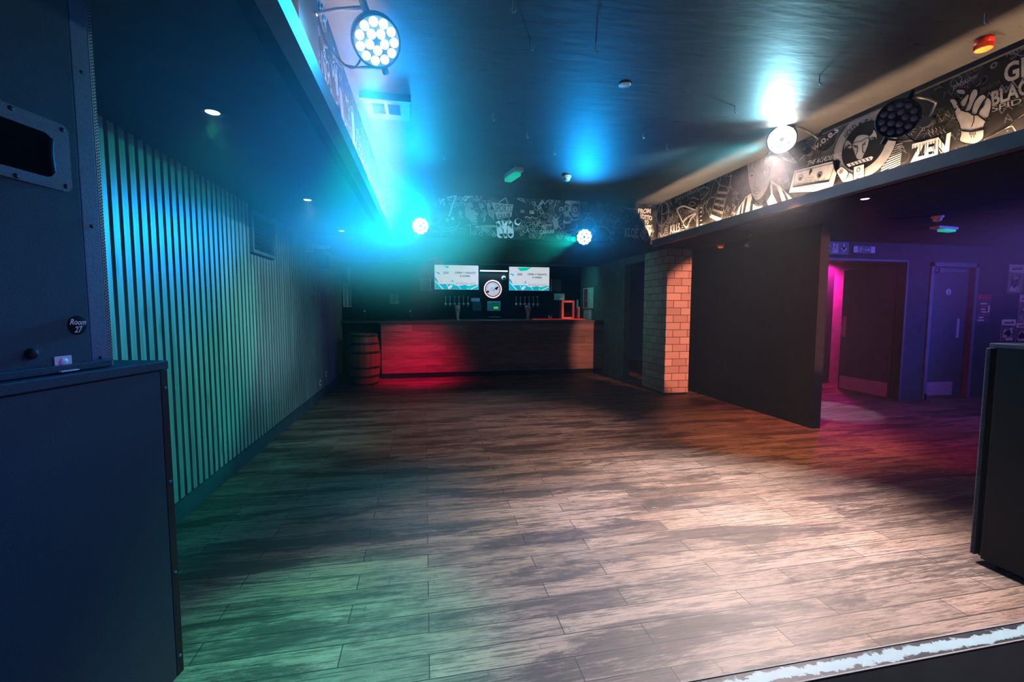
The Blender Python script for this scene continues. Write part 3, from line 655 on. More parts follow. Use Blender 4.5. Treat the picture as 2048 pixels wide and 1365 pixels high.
def f2(p, w_, h_):
    p.poly([(.01, .01), (.08, .01), (.08, h_-.01), (.01, h_-.01)], 0, 1); p.poly([(.31, .01), (.38, .01), (.38, h_-.01), (.31, h_-.01)], 0, 1)
    p.line([(.20, .05), (.27, .05)], .012, 0, 1); p.poly([(.265, .025), (.295, .05), (.265, .075)], 0, 1)
    p.disc((.14, .085), .009, 0, 1); p.line([(.14, .075), (.12, .045), (.14, .02)], .012, 0, 1); p.line([(.12, .045), (.10, .02)], .01, 0, 1); p.line([(.12, .07), (.17, .055)], .008, 0, 1)
sign(6.04, 2.20, .39, .105, 'small exit sign with running figure and sideways arrow', f2)
# flyers
def flyer(x, z, w_, h_, label, kind):
    t = thing('flyer', label, 'poster', (x, 5.34, z)); MB().box(0, w_, -.004, 0, 0, h_).build('sheet', MT['paperd'] if kind in (0,) else MT['paper'], t)
    p = Paint((x, 5.336, z), (1, 0, 0), (0, -1, 0)); p.px = False; R = random.Random(kind+3)
    if kind == 0:
        p.poly([(.0, h_*.84), (w_, h_*.84), (w_, h_), (0, h_)], 2, 1)
        for i in range(6): p.line([(.02+i*.045, h_*.86), (.02+i*.045+R.uniform(-.01, .02), h_*.97)], .014, 1, 2)
        for i in range(7): a = R.uniform(.02, .1); p.line([(a, h_*(.08+i*.1)), (a+R.uniform(.08, .14), h_*(.08+i*.1))], .02, [0, 0, 2][i % 3], 2)
        p.line([(w_*.86, h_*.35), (w_*.86, h_*.62)], .03, 0, 2)
    else:
        c = [None, 3, 3, 4, 1][kind]
        p.poly([(.0, 0), (w_, 0), (w_, h_*.7), (0, h_*.75)], 3 if kind < 3 else 1, 1)
        for i in range(16):
            p.blob([(w_*R.uniform(.1, .85)+R.uniform(-.04, .04)*w_*2, h_*(.08+R.random()*.5)+R.uniform(-.03, .03)) for _ in range(4)], [0, 4, 3, 0][i % 4], 2+i % 3)
        p.line([(w_*.15, h_*.84), (w_*.85, h_*.86)], .03, 2 if kind in (2, 4) else 4, 2); p.line([(w_*.3, h_*.12), (w_*.8, h_*.12)], .02, 0, 6)
        p.line([(w_*.3, h_*.06), (w_*.8, h_*.06)], .014, 0, 6)
    p.build('print', [MT['paper'], MT['paperd'], MT['redp'], MT['grey'], MT['wallteal']], t)
flyer(8.43, 1.19, .27, .43, 'dark flyer with red header beside the sign-plated door', 0)
flyer(9.02, 1.65, .31, .45, 'greyish flyer pinned highest on the right wall', 1)
flyer(9.29, 1.19, .32, .44, 'pale flyer with red lettering below the highest one', 2)
flyer(8.96, .89, .29, .345, 'small dark blue and tan flyer just above the right speaker', 3)
flyer(9.27, .88, .30, .30, 'tan flyer with red title at the far right edge', 4)
# stage speakers ------------------------------------------------------------
TH = math.radians(-13)
t = thing('subwoofer', 'large dark subwoofer cabinet at left edge carrying the tall speaker', 'speaker', (-.925, 1.812, 0), TH)
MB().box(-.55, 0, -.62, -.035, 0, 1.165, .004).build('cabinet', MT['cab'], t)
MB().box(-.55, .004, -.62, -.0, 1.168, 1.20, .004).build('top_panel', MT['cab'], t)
MB().box(-.55, -.002, -.032, 0, 0, 1.165, .002).build('front_grille', MT['blk'], t)
for z in (.07, .4, .75, 1.1): MB().lathe([(0, .004), (.006, .003), (.007, 0)], (-.002, -.016, z), (1, 0, 0), 10).build('screw_head', MT['cab2'], t)
t = thing('loudspeaker', 'tall dark loudspeaker with handle recess standing on left subwoofer', 'speaker', (-1.0, 1.66, 1.203), TH)
g = MB().box(-.50, 0, -.50, -.075, 0, 1.15, .004); cab = g.build('cabinet', MT['cab'], t)
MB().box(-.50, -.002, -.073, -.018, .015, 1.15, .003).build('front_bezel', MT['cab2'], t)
MB().box(-.50, .012, -.5, -.02, 0, .022, .003).build('base_rail', MT['cab'], t)
gr = MB()
gr.box(-.50, -.004, -.016, 0, .0, 1.15, .002)
gr.build('grille', MT['grillem'], t)
gh = MB()
for i in range(120):
    z = .012+i*.0095
    gh.box(-.0045, -.0030, -.0115, -.0085, z, z+.0045); gh.box(-.0045, -.0030, -.0055, -.0025, z+.0048, z+.0090)
gh.build('grille_perforation', MT['blk'], t)
# handle plate with its recess
def rrect(y0, y1, z0, z1, r, n=5):
    out = []
    for (cy_, cz_, a0) in ((y1-r, z1-r, 0), (y0+r, z1-r, 90), (y0+r, z0+r, 180), (y1-r, z0+r, 270)):
        for i in range(n+1): a = math.radians(a0+90*i/n); out.append((cy_+r*math.cos(a), cz_+r*math.sin(a)))
    return out
pl = rrect(-.36, -.105, .525, .715, .022); hl = rrect(-.335, -.150, .553, .675, .025)
hl = [(y-(.018*math.exp(-((z-.615)/.03)**2) if y > -.2 else 0), z) for y, z in hl]
g = MB(); n = len(pl)
A = [g.b.verts.new((.001, y, z)) for y, z in pl]; B = [g.b.verts.new((.007, y*1-.0, z)) for y, z in pl]; Cc = [g.b.verts.new((.007, y, z)) for y, z in hl]; D = [g.b.verts.new((-.0005, y, z)) for y, z in hl]
for i in range(n):
    j = (i+1) % n
    g.b.faces.new((A[i], A[j], B[j], B[i])); g.b.faces.new((B[i], B[j], Cc[j], Cc[i])); g.b.faces.new((Cc[i], Cc[j], D[j], D[i]))
hp = g.build('handle_plate', MT['cab2'], t)
g = MB(); E_ = [g.b.verts.new((.0012, y, z)) for y, z in hl]; g.b.faces.new(E_); g.build('handle_recess', MT['hole'], hp)
MB().tube(smooth([Vector(p) for p in ((.006, -.158, .57), (.014, -.168, .60), (.014, -.168, .63), (.006, -.158, .66))], 5), .009, 8).build('grip', MT['blk'], hp)
for y, z in ((-.123, .70), (-.123, .54), (-.25, .705), (-.25, .533)): MB().lathe([(0, .003), (.006, .002), (.007, 0)], (.007, y, z), (1, 0, 0), 10).build('screw_head', MT['blk'], hp)
MB().lathe([(0, .016), (.009, .014), (.014, .008), (.016, 0)], (.0, -.242, .062), (1, 0, 0), 16).build('rubber_stud', MT['blk'], t)
for z in (.03, .44, .9): MB().lathe([(0, .003), (.005, .002), (.006, 0)], (-.002, -.045, z), (1, 0, 0), 10).build('screw_head', MT['blk'], t)
st_ = MB().lathe([(0, .002), (.0275, .0015), (.029, 0)], (0, -.113, .135), (1, 0, 0), 32).build('sticker', MT['ink'], t)
Mt = Matrix.Translation((-1.0, 1.66, 1.203)) @ Matrix.Rotation(TH, 4, 'Z')
p = Paint(Mt @ Vector((.002, -.113, .135)), (Mt.to_3x3() @ Vector((0, 1, 0))), (Mt.to_3x3() @ Vector((1, 0, 0)))); p.px = False
p.text('Room', (-.024, .003), (.024, .001), (-.021, .019), 0, 0, .02, .03, .2); p.text('27', (-.012, -.021), (.012, -.021), (-.010, -.003), 0, 0, .02, 0, .2)
so = p.build('sticker_lettering', [MT['pink']], None); so.parent = t; so.matrix_parent_inverse = Mt.inverted()
t = thing('corner_bracket', 'small pink-lit steel angle bracket joining left speaker to subwoofer', 'bracket', (-1.0, 1.66, 1.2055), TH)
MB().box(.001, .0045, -.187, -.139, .0, .045, .001).box(.001, .022, -.187, -.135, .0, .004, .001).build('angle', MT['pink'], t)
MB().lathe([(0, .005), (.006, .004), (.012, .002), (.013, 0)], (.0045, -.163, .027), (1, 0, 0), 18).build('bolt', MT['pink'], t)
t = thing('subwoofer', 'black subwoofer cabinet with dotted grille edge at right edge', 'speaker', (2.955, 1.8, 0))
MB().box(.03, .65, -.85, 0, .035, 1.19, .004).box(.0, .65, -.85, -.03, .035, 1.19, .004).build('cabinet', MT['blk'], t)
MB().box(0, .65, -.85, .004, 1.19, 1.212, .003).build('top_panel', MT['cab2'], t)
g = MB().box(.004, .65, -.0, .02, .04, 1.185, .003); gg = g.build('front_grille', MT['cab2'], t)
g = MB()
for i in range(96): g.box(.0015, .0042, .004, .014, .05+i*.0118, .0565+i*.0118)
g.build('grille_perforation', MT['blk'], gg)
for y in (-.78, -.08):
    for x in (.06, .58): MB().cyl((x, y, 0), (x, y, .036), .022).build('foot', MT['blk'], t)
#BAR
# ------------------------------------------------------------------ the bar
t = thing('bar_counter', 'long dark boarded bar counter across the far end', 'bar counter', (0, YBAR, 0))
g = MB().m(0)
zz = [.10, .24, .38, .52, .66, .80, .94, 1.075]
for i in range(7):
    x = -.85-random.random()*.6
    while x < 3.76:
        x2 = min(3.765, x+random.uniform(.9, 1.7)); a = max(x, -.85)
        if x2 > a+.02: g.m(random.randint(0, 2)).box(a, x2-.002, 0, .02, zz[i]+.0015, zz[i+1]-.0015)
        x = x2
MT['wood2'] = mat('dark_bar_boards_b', (.13, .075, .065), .45, var=.4, nscale=2.5, stretch=(1, 12, 12), bump=.2)
MT['wood3'] = mat('dark_bar_boards_c', (.20, .13, .11), .45, var=.4, nscale=2.5, stretch=(1, 12, 12), bump=.2)
g.build('front_boarding', [MT['wood'], MT['wood2'], MT['wood3']], t)
MB().box(-.85, 3.765, .02, .25, 0, 1.075).build('carcass', MT['black'], t)
MB().box(-.85, 3.765, .03, .05, .0, .10).build('plinth', MT['black'], t)
MB().box(-1.56, 3.765, -.04, .62, 1.112, 1.15, .004).box(-.87, 3.765, -.02, 0, 1.075, 1.112).build('counter_top', MT['bartop'], t)
MB().box(-1.56, -.87, .42, .46, 0, 1.11).build('hatch_door', MT['black'], t)
# beer fonts
def beer_font(x, label):
    t = thing('beer_font', label, 'beer font', (x, 9.2, 1.15), 0, 'beer fonts on the bar')
    MB().lathe([(0, 0), (.05, 0), (.05, .008), (.03, .012), (.028, .06), (.045, .17), (.058, .25), (.054, .295), (.03, .31), (0, .312)], n=20).build('column', MT['font'], t)
    MB().tube([(0, -.05, .24), (0, -.09, .23), (0, -.1, .19)], .008).build('spout', MT['chrome'], t)
    MB().lathe([(0, 0), (.03, 0), (.03, .006), (0, .006)], (0, -.056, .25), (0, -1, 0), 16).build('badge', MT['frame'], t)
beer_font(.665, 'pale flared beer font on the bar below the left television')
beer_font(2.165, 'pale flared beer font on the bar below the right television')
# back counter
t = thing('back_counter', 'dark back counter under the beer taps behind the bar', 'counter', (0, 10.09, 0))
MB().box(-.9, 3.80, 0, .5, 0, 1.10).build('cupboard', MT['black'], t); MB().box(-.9, 3.80, -.03, .5, 1.10, 1.14, .003).build('worktop', MT['bartop'], t)
# wall taps
proto = None
def tap_proto():
    t = thing('beer_tap', 'x', 'beer tap')
    MB().cyl((0, 0, 0), (0, -.07, 0), .014).build('shank', MT['chrome'], t)
    MB().cyl((0, -.07, -.06), (0, -.07, .02), .011).build('spout', MT['chrome'], t)
    MB().cyl((0, -.07, .03), (0, -.075, .17), .009, 10, .014).lathe([(0, 0), (.022, .002), (.022, .018), (0, .02)], (0, -.075, .175), (0, 0, 1), 12).build('lever', MT['metal'], t)
    MB().lathe([(0, 0), (.03, 0), (.03, .008), (0, .008)], (0, -.085, .01), (0, -1, 0), 18).build('badge', MT['frame'], t)
    return t
for side, x0, dx, lb, gp in ((0, .48, .105, 'chrome wall tap with tall lever in row under left television', 'beer taps under the left television'), (1, 2.18, .108, 'chrome wall tap with tall lever in row under right television', 'beer taps under the right television')):
    for i in range(6):
        if proto is None: proto = o = tap_proto(); o.location = (x0, 10.6, 1.49)
        else: o = dup(proto, (x0+i*dx, 10.6, 1.49))
        o['label'] = lb; o['group'] = gp
# televisions
def tv(x0, x1, z0, z1, label, strong):
    w_, h_ = x1-x0, z1-z0; t = thing('television', label, 'television', (x0, 10.56, z0), 0, 'televisions behind the bar')
    MB().box(0, w_, -.03, 0, 0, h_, .004).build('casing', MT['blk'], t)
    sc_ = MB().box(.008, w_-.008, -.032, -.029, .012, h_-.008).build('screen', MT['screenw'], t)
    MB().box(w_*.4, w_*.6, 0, .04, h_*.3, h_*.7).build('wall_bracket', MT['dmetal'], t)
    p = Paint((x0, 10.528, z0), (1, 0, 0), (0, -1, 0)); p.px = False
    q = lambda *a: [((a[i]-135)/1545*w_, h_-(a[i+1]-155)/890*h_) for i in range(0, len(a), 2)]
    def ql(pts): return [(max(.01, min(w_-.01, a)), max(.014, min(h_-.01, b))) for a, b in pts]
    p.poly(ql(q(150, 590, 215, 640, 290, 840, 700, 850, 740, 830, 800, 880, 1000, 900, 1200, 860, 1300, 900, 1670, 840, 1660, 1040, 155, 1030)), 1, 0)
    p.poly(ql(q(460, 200, 620, 200, 640, 260, 560, 280)), 2, 0)
    if strong: p.poly(ql(q(440, 200, 1000, 170, 800, 300, 560, 320)), 2, 1)
    p.poly(ql(q(170, 430, 230, 410, 320, 450, 325, 510, 240, 470)), 1, 1)
    p.blob(ql(q(1290, 950, 1340, 900, 1480, 900, 1500, 950, 1400, 1020, 1330, 1020)), 2, 1)
    p.line(ql(q(150, 720, 440, 1030)), .022, 0, 2); p.line(ql(q(1380, 1035, 1650, 880)), .022, 0, 2)
    p.poly(ql(q(590, 940, 700, 860, 780, 880, 700, 990, 620, 1030)), 0, 2); p.poly(ql(q(540, 860, 600, 860, 575, 930)), 0, 2)
    p.line(ql(q(840, 870, 960, 900, 1060, 1020)), .012, 0, 2); p.line(ql(q(1260, 960, 1330, 1040)), .01, 0, 2)
    p.poly(ql(q(720, 710, 775, 690, 790, 800, 740, 750)), 1, 2); p.line(ql(q(775, 640, 780, 700)), .004, 1, 2)
    for a in (880, 1110, 1370): p.line(ql(q(a, 795, a+190, 795, a+190, 845, a, 845)), .006, 3, 2, True)
    p.line(ql(q(350, 757, 395, 757)), .008, 3, 2); p.line(ql(q(670, 757, 710, 757)), .008, 3, 2)
    a, b_, c_ = q(440, 470)[0], q(640, 470)[0], q(440, 410)[0]; p.text('ZZZ', a, b_, c_, 3, 2, .05)
    a, b_, c_ = q(835, 462)[0], q(1570, 462)[0], q(835, 400)[0]; p.text('OPEN 7 NIGHTS', a, b_, c_, 3, 2, .035)
    a, b_, c_ = q(1005, 575)[0], q(1385, 575)[0], q(1005, 515)[0]; p.text('A WEEK', a, b_, c_, 3, 2, .035)
    p.build('picture', [MT['screenw'], MT['screenc'], MT['screeng'], MT['screenk']], t)
tv(.225, 1.27, 1.83, 2.42, 'left of two bright televisions above the bar taps', 0)
tv(2.00, 3.02, 1.825, 2.41, 'right of two bright televisions above the bar taps', 1)
t = thing('strip_light', 'thin glowing strip light between the two televisions', 'light', (1.30, 10.56, 2.28))
MB().box(0, .68, -.0, .04, 0, .03).build('channel', MT['metal'], t); MB().cyl((.01, -.008, .015), (.67, -.008, .015), .012).build('tube', MT['tube'], t)
l = bpy.data.lights.new('strip_lamp', 'AREA'); l.shape = 'RECTANGLE'; l.size = .65; l.size_y = .03; l.energy = 3; l.color = (.6, .9, 1)
lo = bpy.data.objects.new('strip_lamp', l); C.objects.link(lo); lo.location = (1.64, 10.52, 2.26)
# lit round sign
t = thing('round_sign', 'round backlit sign with pinkish glowing rim between the televisions', 'sign', (1.611, 10.58, 1.86))
MB().lathe([(0, 0), (.215, 0), (.215, .03), (0, .03)], (0, .0, 0), (0, -1, 0), 40).build('backing', MT['blk'], t)
MB().lathe([(.188, .03), (.215, .03), (.218, .04), (.205, .048), (.19, .04)], (0, 0, 0), (0, -1, 0), 40).build('rim', MT['neon'], t)
MB().lathe([(0, .034), (.162, .034), (.166, .03)], (0, 0, 0), (0, -1, 0), 40).build('face', MT['signw'], t)
p = Paint((1.611, 10.546, 1.86), (1, 0, 0), (0, -1, 0)); p.px = False
for k in range(24):
    a = math.radians(k*15); r0 = .12 if k % 2 else .13
    p.line([(r0*math.cos(a), r0*math.sin(a)), (.15*math.cos(a), .15*math.sin(a))], .006, 3, 0)
p.blob([(.05, .02), (.10, .06), (.14, .05), (.12, .02), (.10, -.02), (.07, -.01)], 3, 1); p.blob([(-.15, -.05), (-.10, -.04), (-.09, -.07), (-.14, -.09)], 3, 1)
p.ring((0, 0), .05, .006, 1, 1); p.line([(-.03, .03), (.02, -.03), (.04, .02)], .008, 1, 1)
p.build('dial_print', PAINTS, t)
t = thing('camera_dome', 'small round security camera beside the right television', 'camera', (1.885, 10.6, 2.13))
MB().lathe([(0, 0), (.055, 0), (.055, .03), (.035, .06), (0, .062)], (0, 0, 0), (0, -1, 0), 24).build('housing', MT['frame'], t)
MB().lathe([(0, .075), (.02, .07), (.028, .058)], (0, 0, 0), (0, -1, 0), 16).build('lens', MT['blk'], t)
# till
t = thing('cash_till', 'small till with green-lit screen on the back counter', 'till', (1.59, 10.25, 1.14))
MB().box(-.17, .17, -.12, .12, 0, .075, .006).build('drawer', MT['blk'], t)
MB().box(-.12, .14, -.126, -.12, .05, .058).build('receipt_slot', MT['frame'], t)
MB().box(-.03, .03, 0, .04, .075, .22).build('stand', MT['blk'], t)
sc_ = MB().box(-.155, .155, -.02, .02, .20, .42, .006).build('screen_casing', MT['frame'], t)
MB().box(-.135, .135, -.023, -.02, .225, .40).build('screen', MT['tilld'], t)
p = Paint((1.59, 10.226, 1.14), (1, 0, 0), (0, -1, 0)); p.px = False
p.poly([(-.01, .245), (.10, .245), (.10, .30), (-.01, .30)], 0, 0); p.line([(-.11, .30), (-.05, .30)], .012, 1, 0); p.line([(-.115, .375), (-.09, .375)], .012, 1, 0); p.line([(.03, .318), (.07, .318)], .006, 1, 0)
p.build('display', [MT['till'], MT['frame']], t)
# notices
def notice(x, y, z, w_, h_, label, nrm, m=None, fr=False, name='notice', marks=0):
    t = thing(name, label, 'picture' if fr else 'notice', (x, y, z)); n_ = Vector(nrm); s_ = Vector((0, 0, 1)).cross(n_)
    def bx(a0, a1, b0, b1, d0, d1, nm, mt, par_=t):
        g = MB(); P_ = [s_*a+Vector((0, 0, b))+n_*d for a in (a0, a1) for b in (b0, b1) for d in (d0, d1)]
        x_ = [q.x for q in P_]; y_ = [q.y for q in P_]; z_ = [q.z for q in P_]
        g.box(min(x_), max(x_), min(y_), max(y_), min(z_), max(z_)); return g.build(nm, mt, par_)
    if fr:
        f = .022
        g = MB()
        for a0, a1, b0, b1 in ((0, f, 0, h_), (w_-f, w_, 0, h_), (f, w_-f, 0, f), (f, w_-f, h_-f, h_)):
            P_ = [s_*a+Vector((0, 0, b))+n_*d for a in (a0, a1) for b in (b0, b1) for d in (0, .02)]
            g.box(min(q.x for q in P_), max(q.x for q in P_), min(q.y for q in P_), max(q.y for q in P_), min(q.z for q in P_), max(q.z for q in P_))
        g.build('frame', MT['frame'], t); bx(f, w_-f, f, h_-f, 0, .008, 'picture', m or MT['paperd'])
    else: bx(0, w_, 0, h_, 0, .004, 'sheet', m or MT['paper'])
    if marks:
        p = Paint(Vector((x, y, z))+n_*(.008 if fr else .004), s_, n_); p.px = False
        for i in range(marks): p.line([(w_*.2, h_*(.15+.7*i/marks)), (w_*(.55+.25*(i % 2)), h_*(.15+.7*i/marks))], h_*.05, 0, 0)
        p.build('print', [MT['paperd'] if not fr else MT['grey']], t)
    return t
Sn = (0, -1, 0); Wn = (-1, 0, 0); En = (1, 0, 0)
notice(1.09, 10.6, 1.56, .21, .085, 'small pale slip pinned above the square notice left of till', Sn, MT['frame'])
notice(1.125, 10.6, 1.34, .21, .21, 'square greenish notice left of the till', Sn, MT['wallteal'], marks=5)
notice(-.79, 10.6, 1.50, .20, .23, 'square grey notice on the dark wall left of the taps', Sn, MT['grey'], marks=4)
notice(-.11, 10.6, 1.80, .25, .30, 'grey sheet with white edge left of left television', Sn, MT['wallteal'])
notice(3.09, 10.6, 1.83, .25, .29, 'dark framed notice with white left edge beside right television', Sn, MT['paperd'])
notice(.125, 10.6, 1.80, .022, .30, 'thin white edge strip beside left television', Sn, MT['plastic'], name='edge_strip')
notice(3.07, 10.595, 1.82, .022, .31, 'thin white edge strip beside right television', Sn, MT['plastic'], name='edge_strip')
# wall pictures left and right of bar
notice(XL-.03, 10.17, 1.96, .16, .34, 'small framed print, upper one at far left end of bar', En, MT['grey'], True, 'framed_picture')
notice(XL-.03, 9.50, 1.42, .44, .49, 'framed picture at far left end of bar, nearer of the pair', En, MT['grey'], True, 'framed_picture', 4)
notice(XL-.03, 9.98, 1.42, .38, .50, 'framed picture at far left end of bar, farther of the pair', En, MT['paperd'], True, 'framed_picture')
notice(3.85, 10.35, 1.40, .32, .49, 'framed colourful print on teal-lit bar wall, farther of the pair', Wn, MT['redp'], True, 'framed_picture', 3)
notice(3.85, 10.02, 1.40, .34, .49, 'framed grey print on teal-lit bar wall, nearer of the pair', Wn, MT['frame'], True, 'framed_picture')
notice(3.85, 10.30, 1.08, .24, .29, 'white price list in bar corner, farther of the pair', Wn, MT['plastic'], True, 'price_list', 5)
notice(3.85, 10.04, 1.08, .24, .29, 'white price list in bar corner, nearer of the pair', Wn, MT['plastic'], True, 'price_list')
def glass_clear():
    m = bpy.data.materials.new('clear_glass'); m.use_nodes = True; nt = m.node_tree; b = nt.nodes['Principled BSDF']
    b.inputs['Transmission Weight'].default_value = 1; b.inputs['Roughness'].default_value = .03; b.inputs['IOR'].default_value = 1.02
    no = nd(nt, 'ShaderNodeTexNoise'); no.inputs['Scale'].default_value = 20; mr = nd(nt, 'ShaderNodeMapRange'); mr.inputs[3].default_value = .02; mr.inputs[4].default_value = .08
    nt.links.new(no.outputs[0], mr.inputs[0]); nt.links.new(mr.outputs[0], b.inputs['Roughness'])
    return m
# red-lit fridge and its box on top
t = thing('display_fridge', 'small red-framed glass cabinet with bottles on the back counter', 'fridge', (3.18, 10.15, 1.14))
MB().box(0, .36, .09, .40, 0, .46, .004).box(0, .05, .04, .09, 0, .46).box(.05, .36, .03, .09, 0, .052).build('cabinet', MT['blk'], t)
g = MB().box(.05, .09, 0, .05, 0, .45).box(.32, .36, 0, .05, 0, .45).box(.09, .32, 0, .05, 0, .05).box(.09, .32, 0, .05, .40, .45); g.build('door_frame', MT['sred'], t)
MB().box(.09, .32, .0, .004, .05, .40).build('glass', glass_clear(), t)
for i in range(5):
    o = MB().lathe([(0, 0), (.016, 0), (.018, .09), (.007, .12), (.007, .15), (0, .15)], (0, 0, 0), n=10).build('bottle', MT['redp']); o.location = (3.295+i*.042, 10.205, 1.192)
    tag(o, 'small red-lit bottle inside the red-framed glass cabinet', 'bottle', 'bottles in the red-framed cabinet')
notice(3.16, 10.598, 1.61, .27, .16, 'white box with blue and black print above the red cabinet', Sn, MT['plastic'], name='printed_box', marks=3)
t = thing('bar_runner', 'long red-lit bar runner lying toward right end of the bar', 'bar mat', (2.35, 9.34, 1.15))
MB().box(0, 1.2, 0, .2, 0, .008, .002).build('mat', MT['redcloth'], t)
MB().box(.0, 1.2, .185, .2, .008, .02).build('lip', MT['redcloth'], t)
t = thing('tumbler', 'small glass tumbler with red glint on the bar', 'glass', (2.72, 9.42, 1.159))
MB().lathe([(0, 0), (.034, 0), (.04, .09), (.037, .09), (.031, .006), (0, .006)], n=18).build('glass', MT['chrome'], t)
MB().lathe([(.0, .008), (.03, .008), (.033, .04), (0, .04)], n=18).build('drink', MT['redp'], t)
t = thing('leaflet_holder', 'tall orange and pink leaflets standing near bar price lists', 'leaflets', (3.62, 10.3, 1.14))
MB().box(0, .05, 0, .01, .02, .26).build('leaflet', MT['redp'], t); MB().box(.03, .075, .012, .022, .1, .47).build('leaflet', MT['pink'], t); MB().box(.06, .12, .024, .034, .0, .30).build('leaflet', MT['sred'], t)
MB().box(-.01, .13, -.01, .045, 0, .03).build('holder', MT['glass'], t)
for (x, y, lb) in ((-1.2, 9.35, 'small dark bottle with white stopper above the barrel'), (-.30, 9.36, 'small dark soap dispenser with pale nozzle on the bar')):
    t = thing('bottle', lb, 'bottle', (x, y, 1.15)); MB().lathe([(0, 0), (.03, 0), (.03, .11), (.012, .14), (.012, .17), (0, .17)], n=16).build('body', MT['blk'], t)
    MB().lathe([(0, .17), (.013, .17), (.015, .20), (0, .205)], n=12).build('stopper', MT['plastic'], t)
# barrel
t = thing('barrel', 'old wooden barrel with iron hoops standing left of the bar', 'barrel', (-1.11, 8.42, 0))
prof = lambda z: .235+.062*math.sin(math.pi*max(0, min(1, z/.93)))
g = MB()
ns = 18
for i in range(ns):
    a0, a1 = 2*math.pi*i/ns+.012, 2*math.pi*(i+1)/ns-.012; zs = [.93*k/10 for k in range(11)]; vs = []
    for z in zs: vs.append([g.b.verts.new((prof(z)*math.cos(a), prof(z)*math.sin(a), z)) for a in (a0, (a0+a1)/2, a1)])
    for a, b in zip(vs, vs[1:]):
        for j in (0, 1): g.b.faces.new((a[j], a[j+1], b[j+1], b[j]))
g.build('staves', MT['barrel'], t)
MB().lathe([(0, .01), (.225, .01), (.228, .5), (.225, .90), (0, .90)], n=36).build('barrel_head', MT['wood'], t)
for z in (.03, .17, .33, .60, .76, .90):
    MB().lathe([(prof(z-.02)+.001, z-.02), (prof(z-.02)+.006, z-.02), (prof(z+.02)+.006, z+.02), (prof(z+.02)+.001, z+.02)], n=36).build('hoop', MT['dmetal'], t)
# ------------------------------------------------------------------ painted murals
def doodle(P, s0, s1, t0, t1, n, mats=(DI, DI, GR), sz=(.02, .07), lw=.0035, R=None):
    R = R or random.Random(5); px = P.px; P.px = False
    for i in range(n):
        c = Vector((R.uniform(s0, s1), R.uniform(t0, t1))); r = R.uniform(*sz); m_ = R.choice(mats); k = R.randrange(8)
        cl = lambda v: Vector((max(s0, min(s1, v[0])), max(t0, min(t1, v[1]))))
        if k == 0: P.ring(cl(c), min(r*.5, c.y-t0+.001, t1-c.y+.001), lw, m_, 0, 14)
        elif k == 1: P.line([cl(c+Vector((-r+r*.4*j, (r*.4 if j % 2 else -r*.4)))) for j in range(6)], lw*1.3, m_, 0)
        elif k == 2:
            a = R.uniform(0, 3)
            for j in range(6): P.line([cl(c+Vector((math.cos(a), math.sin(a)))*r*.2+Vector((-math.sin(a), math.cos(a)))*j*.012), cl(c+Vector((math.cos(a), math.sin(a)))*r+Vector((-math.sin(a), math.cos(a)))*j*.012)], lw, m_, 0)
        elif k == 3: P.curve([cl(c+Vector((R.uniform(-r, r), R.uniform(-r, r)))) for j in range(5)], lw*1.2, m_, 0)
        elif k == 4: P.line([cl(c+Vector((R.uniform(-r, r), R.uniform(-r, r)))) for j in range(4)], lw, m_, 0, True)
        elif k == 5:
            for j in range(5): P.disc(cl(c+Vector((R.uniform(-r, r), R.uniform(-r, r)))), lw*R.uniform(.6, 1.5), m_, 0, n=8)
        elif k == 6:
            for j in range(12):
                a = j*math.pi/6; v = Vector((math.cos(a), math.sin(a))); P.line([cl(c+v*r*.35), cl(c+v*r*.8)], lw, m_, 0)
        else: P.curve([cl(c+Vector((r*.25*j, math.sin(j*1.7)*r*.4))) for j in range(-3, 4)], lw*1.5, m_, 0)
    P.px = px
MP = [MT['white'], MT['grey'], MT['dim'], MT['ink']]
TOP, BOT = ZH-.012, ZF+.012
# --- right
P = Paint((XM1, 0, 0), (0, -1, 0), (-1, 0, 0)); P.lim = (ZF+.01, ZH-.002)
doodle(P, -6.1, -4.4, BOT, TOP, 190, (DI, GR, DI, GR), (.02, .09), .006)
doodle(P, -4.5, -1.0, BOT, TOP, 300, (DI, DI, DI, GR), (.02, .09), .0035)
R5 = cr(1640, 40, 4.015); R7 = cr(1540, 200, 6.203); R4 = cr(1280, 200, 4.55); R4b = cr(1300, 360, 11.378); R5b = cr(1840, 60, 5.46)
def art(P, K, pts, m_, l=2, ink=.004, blob=True):
    q = K(*pts)
    (P.blob if blob else P.poly)(q, m_, l)
    if ink: (P.curve if blob else P.line)(q, ink, IN, l+1, True)
def txt(P, K, s, A, B, T, m_, **k): P.text(s, K(*A)[0], K(*B)[0], K(*T)[0], m_, **k)
# hand
for pts, m_ in (([375, 870, 350, 810, 330, 780, 345, 755, 390, 758, 418, 800, 430, 840, 480, 885, 540, 900, 600, 930, 640, 930, 700, 970, 745, 960, 715, 1020, 700, 1060, 690, 1090, 560, 1110, 460, 1095, 430, 1020, 400, 960], 4),
                ([460, 1095, 560, 1105, 690, 1070, 705, 1110, 690, 1190, 610, 1245, 520, 1245, 440, 1215, 450, 1150], 4),
                ([400, 665, 430, 648, 490, 655, 505, 690, 480, 710, 450, 705, 410, 695], 4), ([450, 740, 540, 700, 530, 760, 500, 830, 470, 840, 445, 810], 4),
                ([782, 770, 785, 840, 740, 985, 700, 975, 645, 920, 690, 830, 740, 740], 4),
                ([610, 770, 660, 720, 700, 705, 730, 735, 690, 790, 650, 860, 620, 920, 570, 920, 580, 840], 4),
                ([560, 690, 590, 650, 630, 650, 638, 700, 600, 780, 560, 870, 520, 890, 495, 880, 530, 780], 4)):
    art(P, R5b, pts, m_, 2, .006)
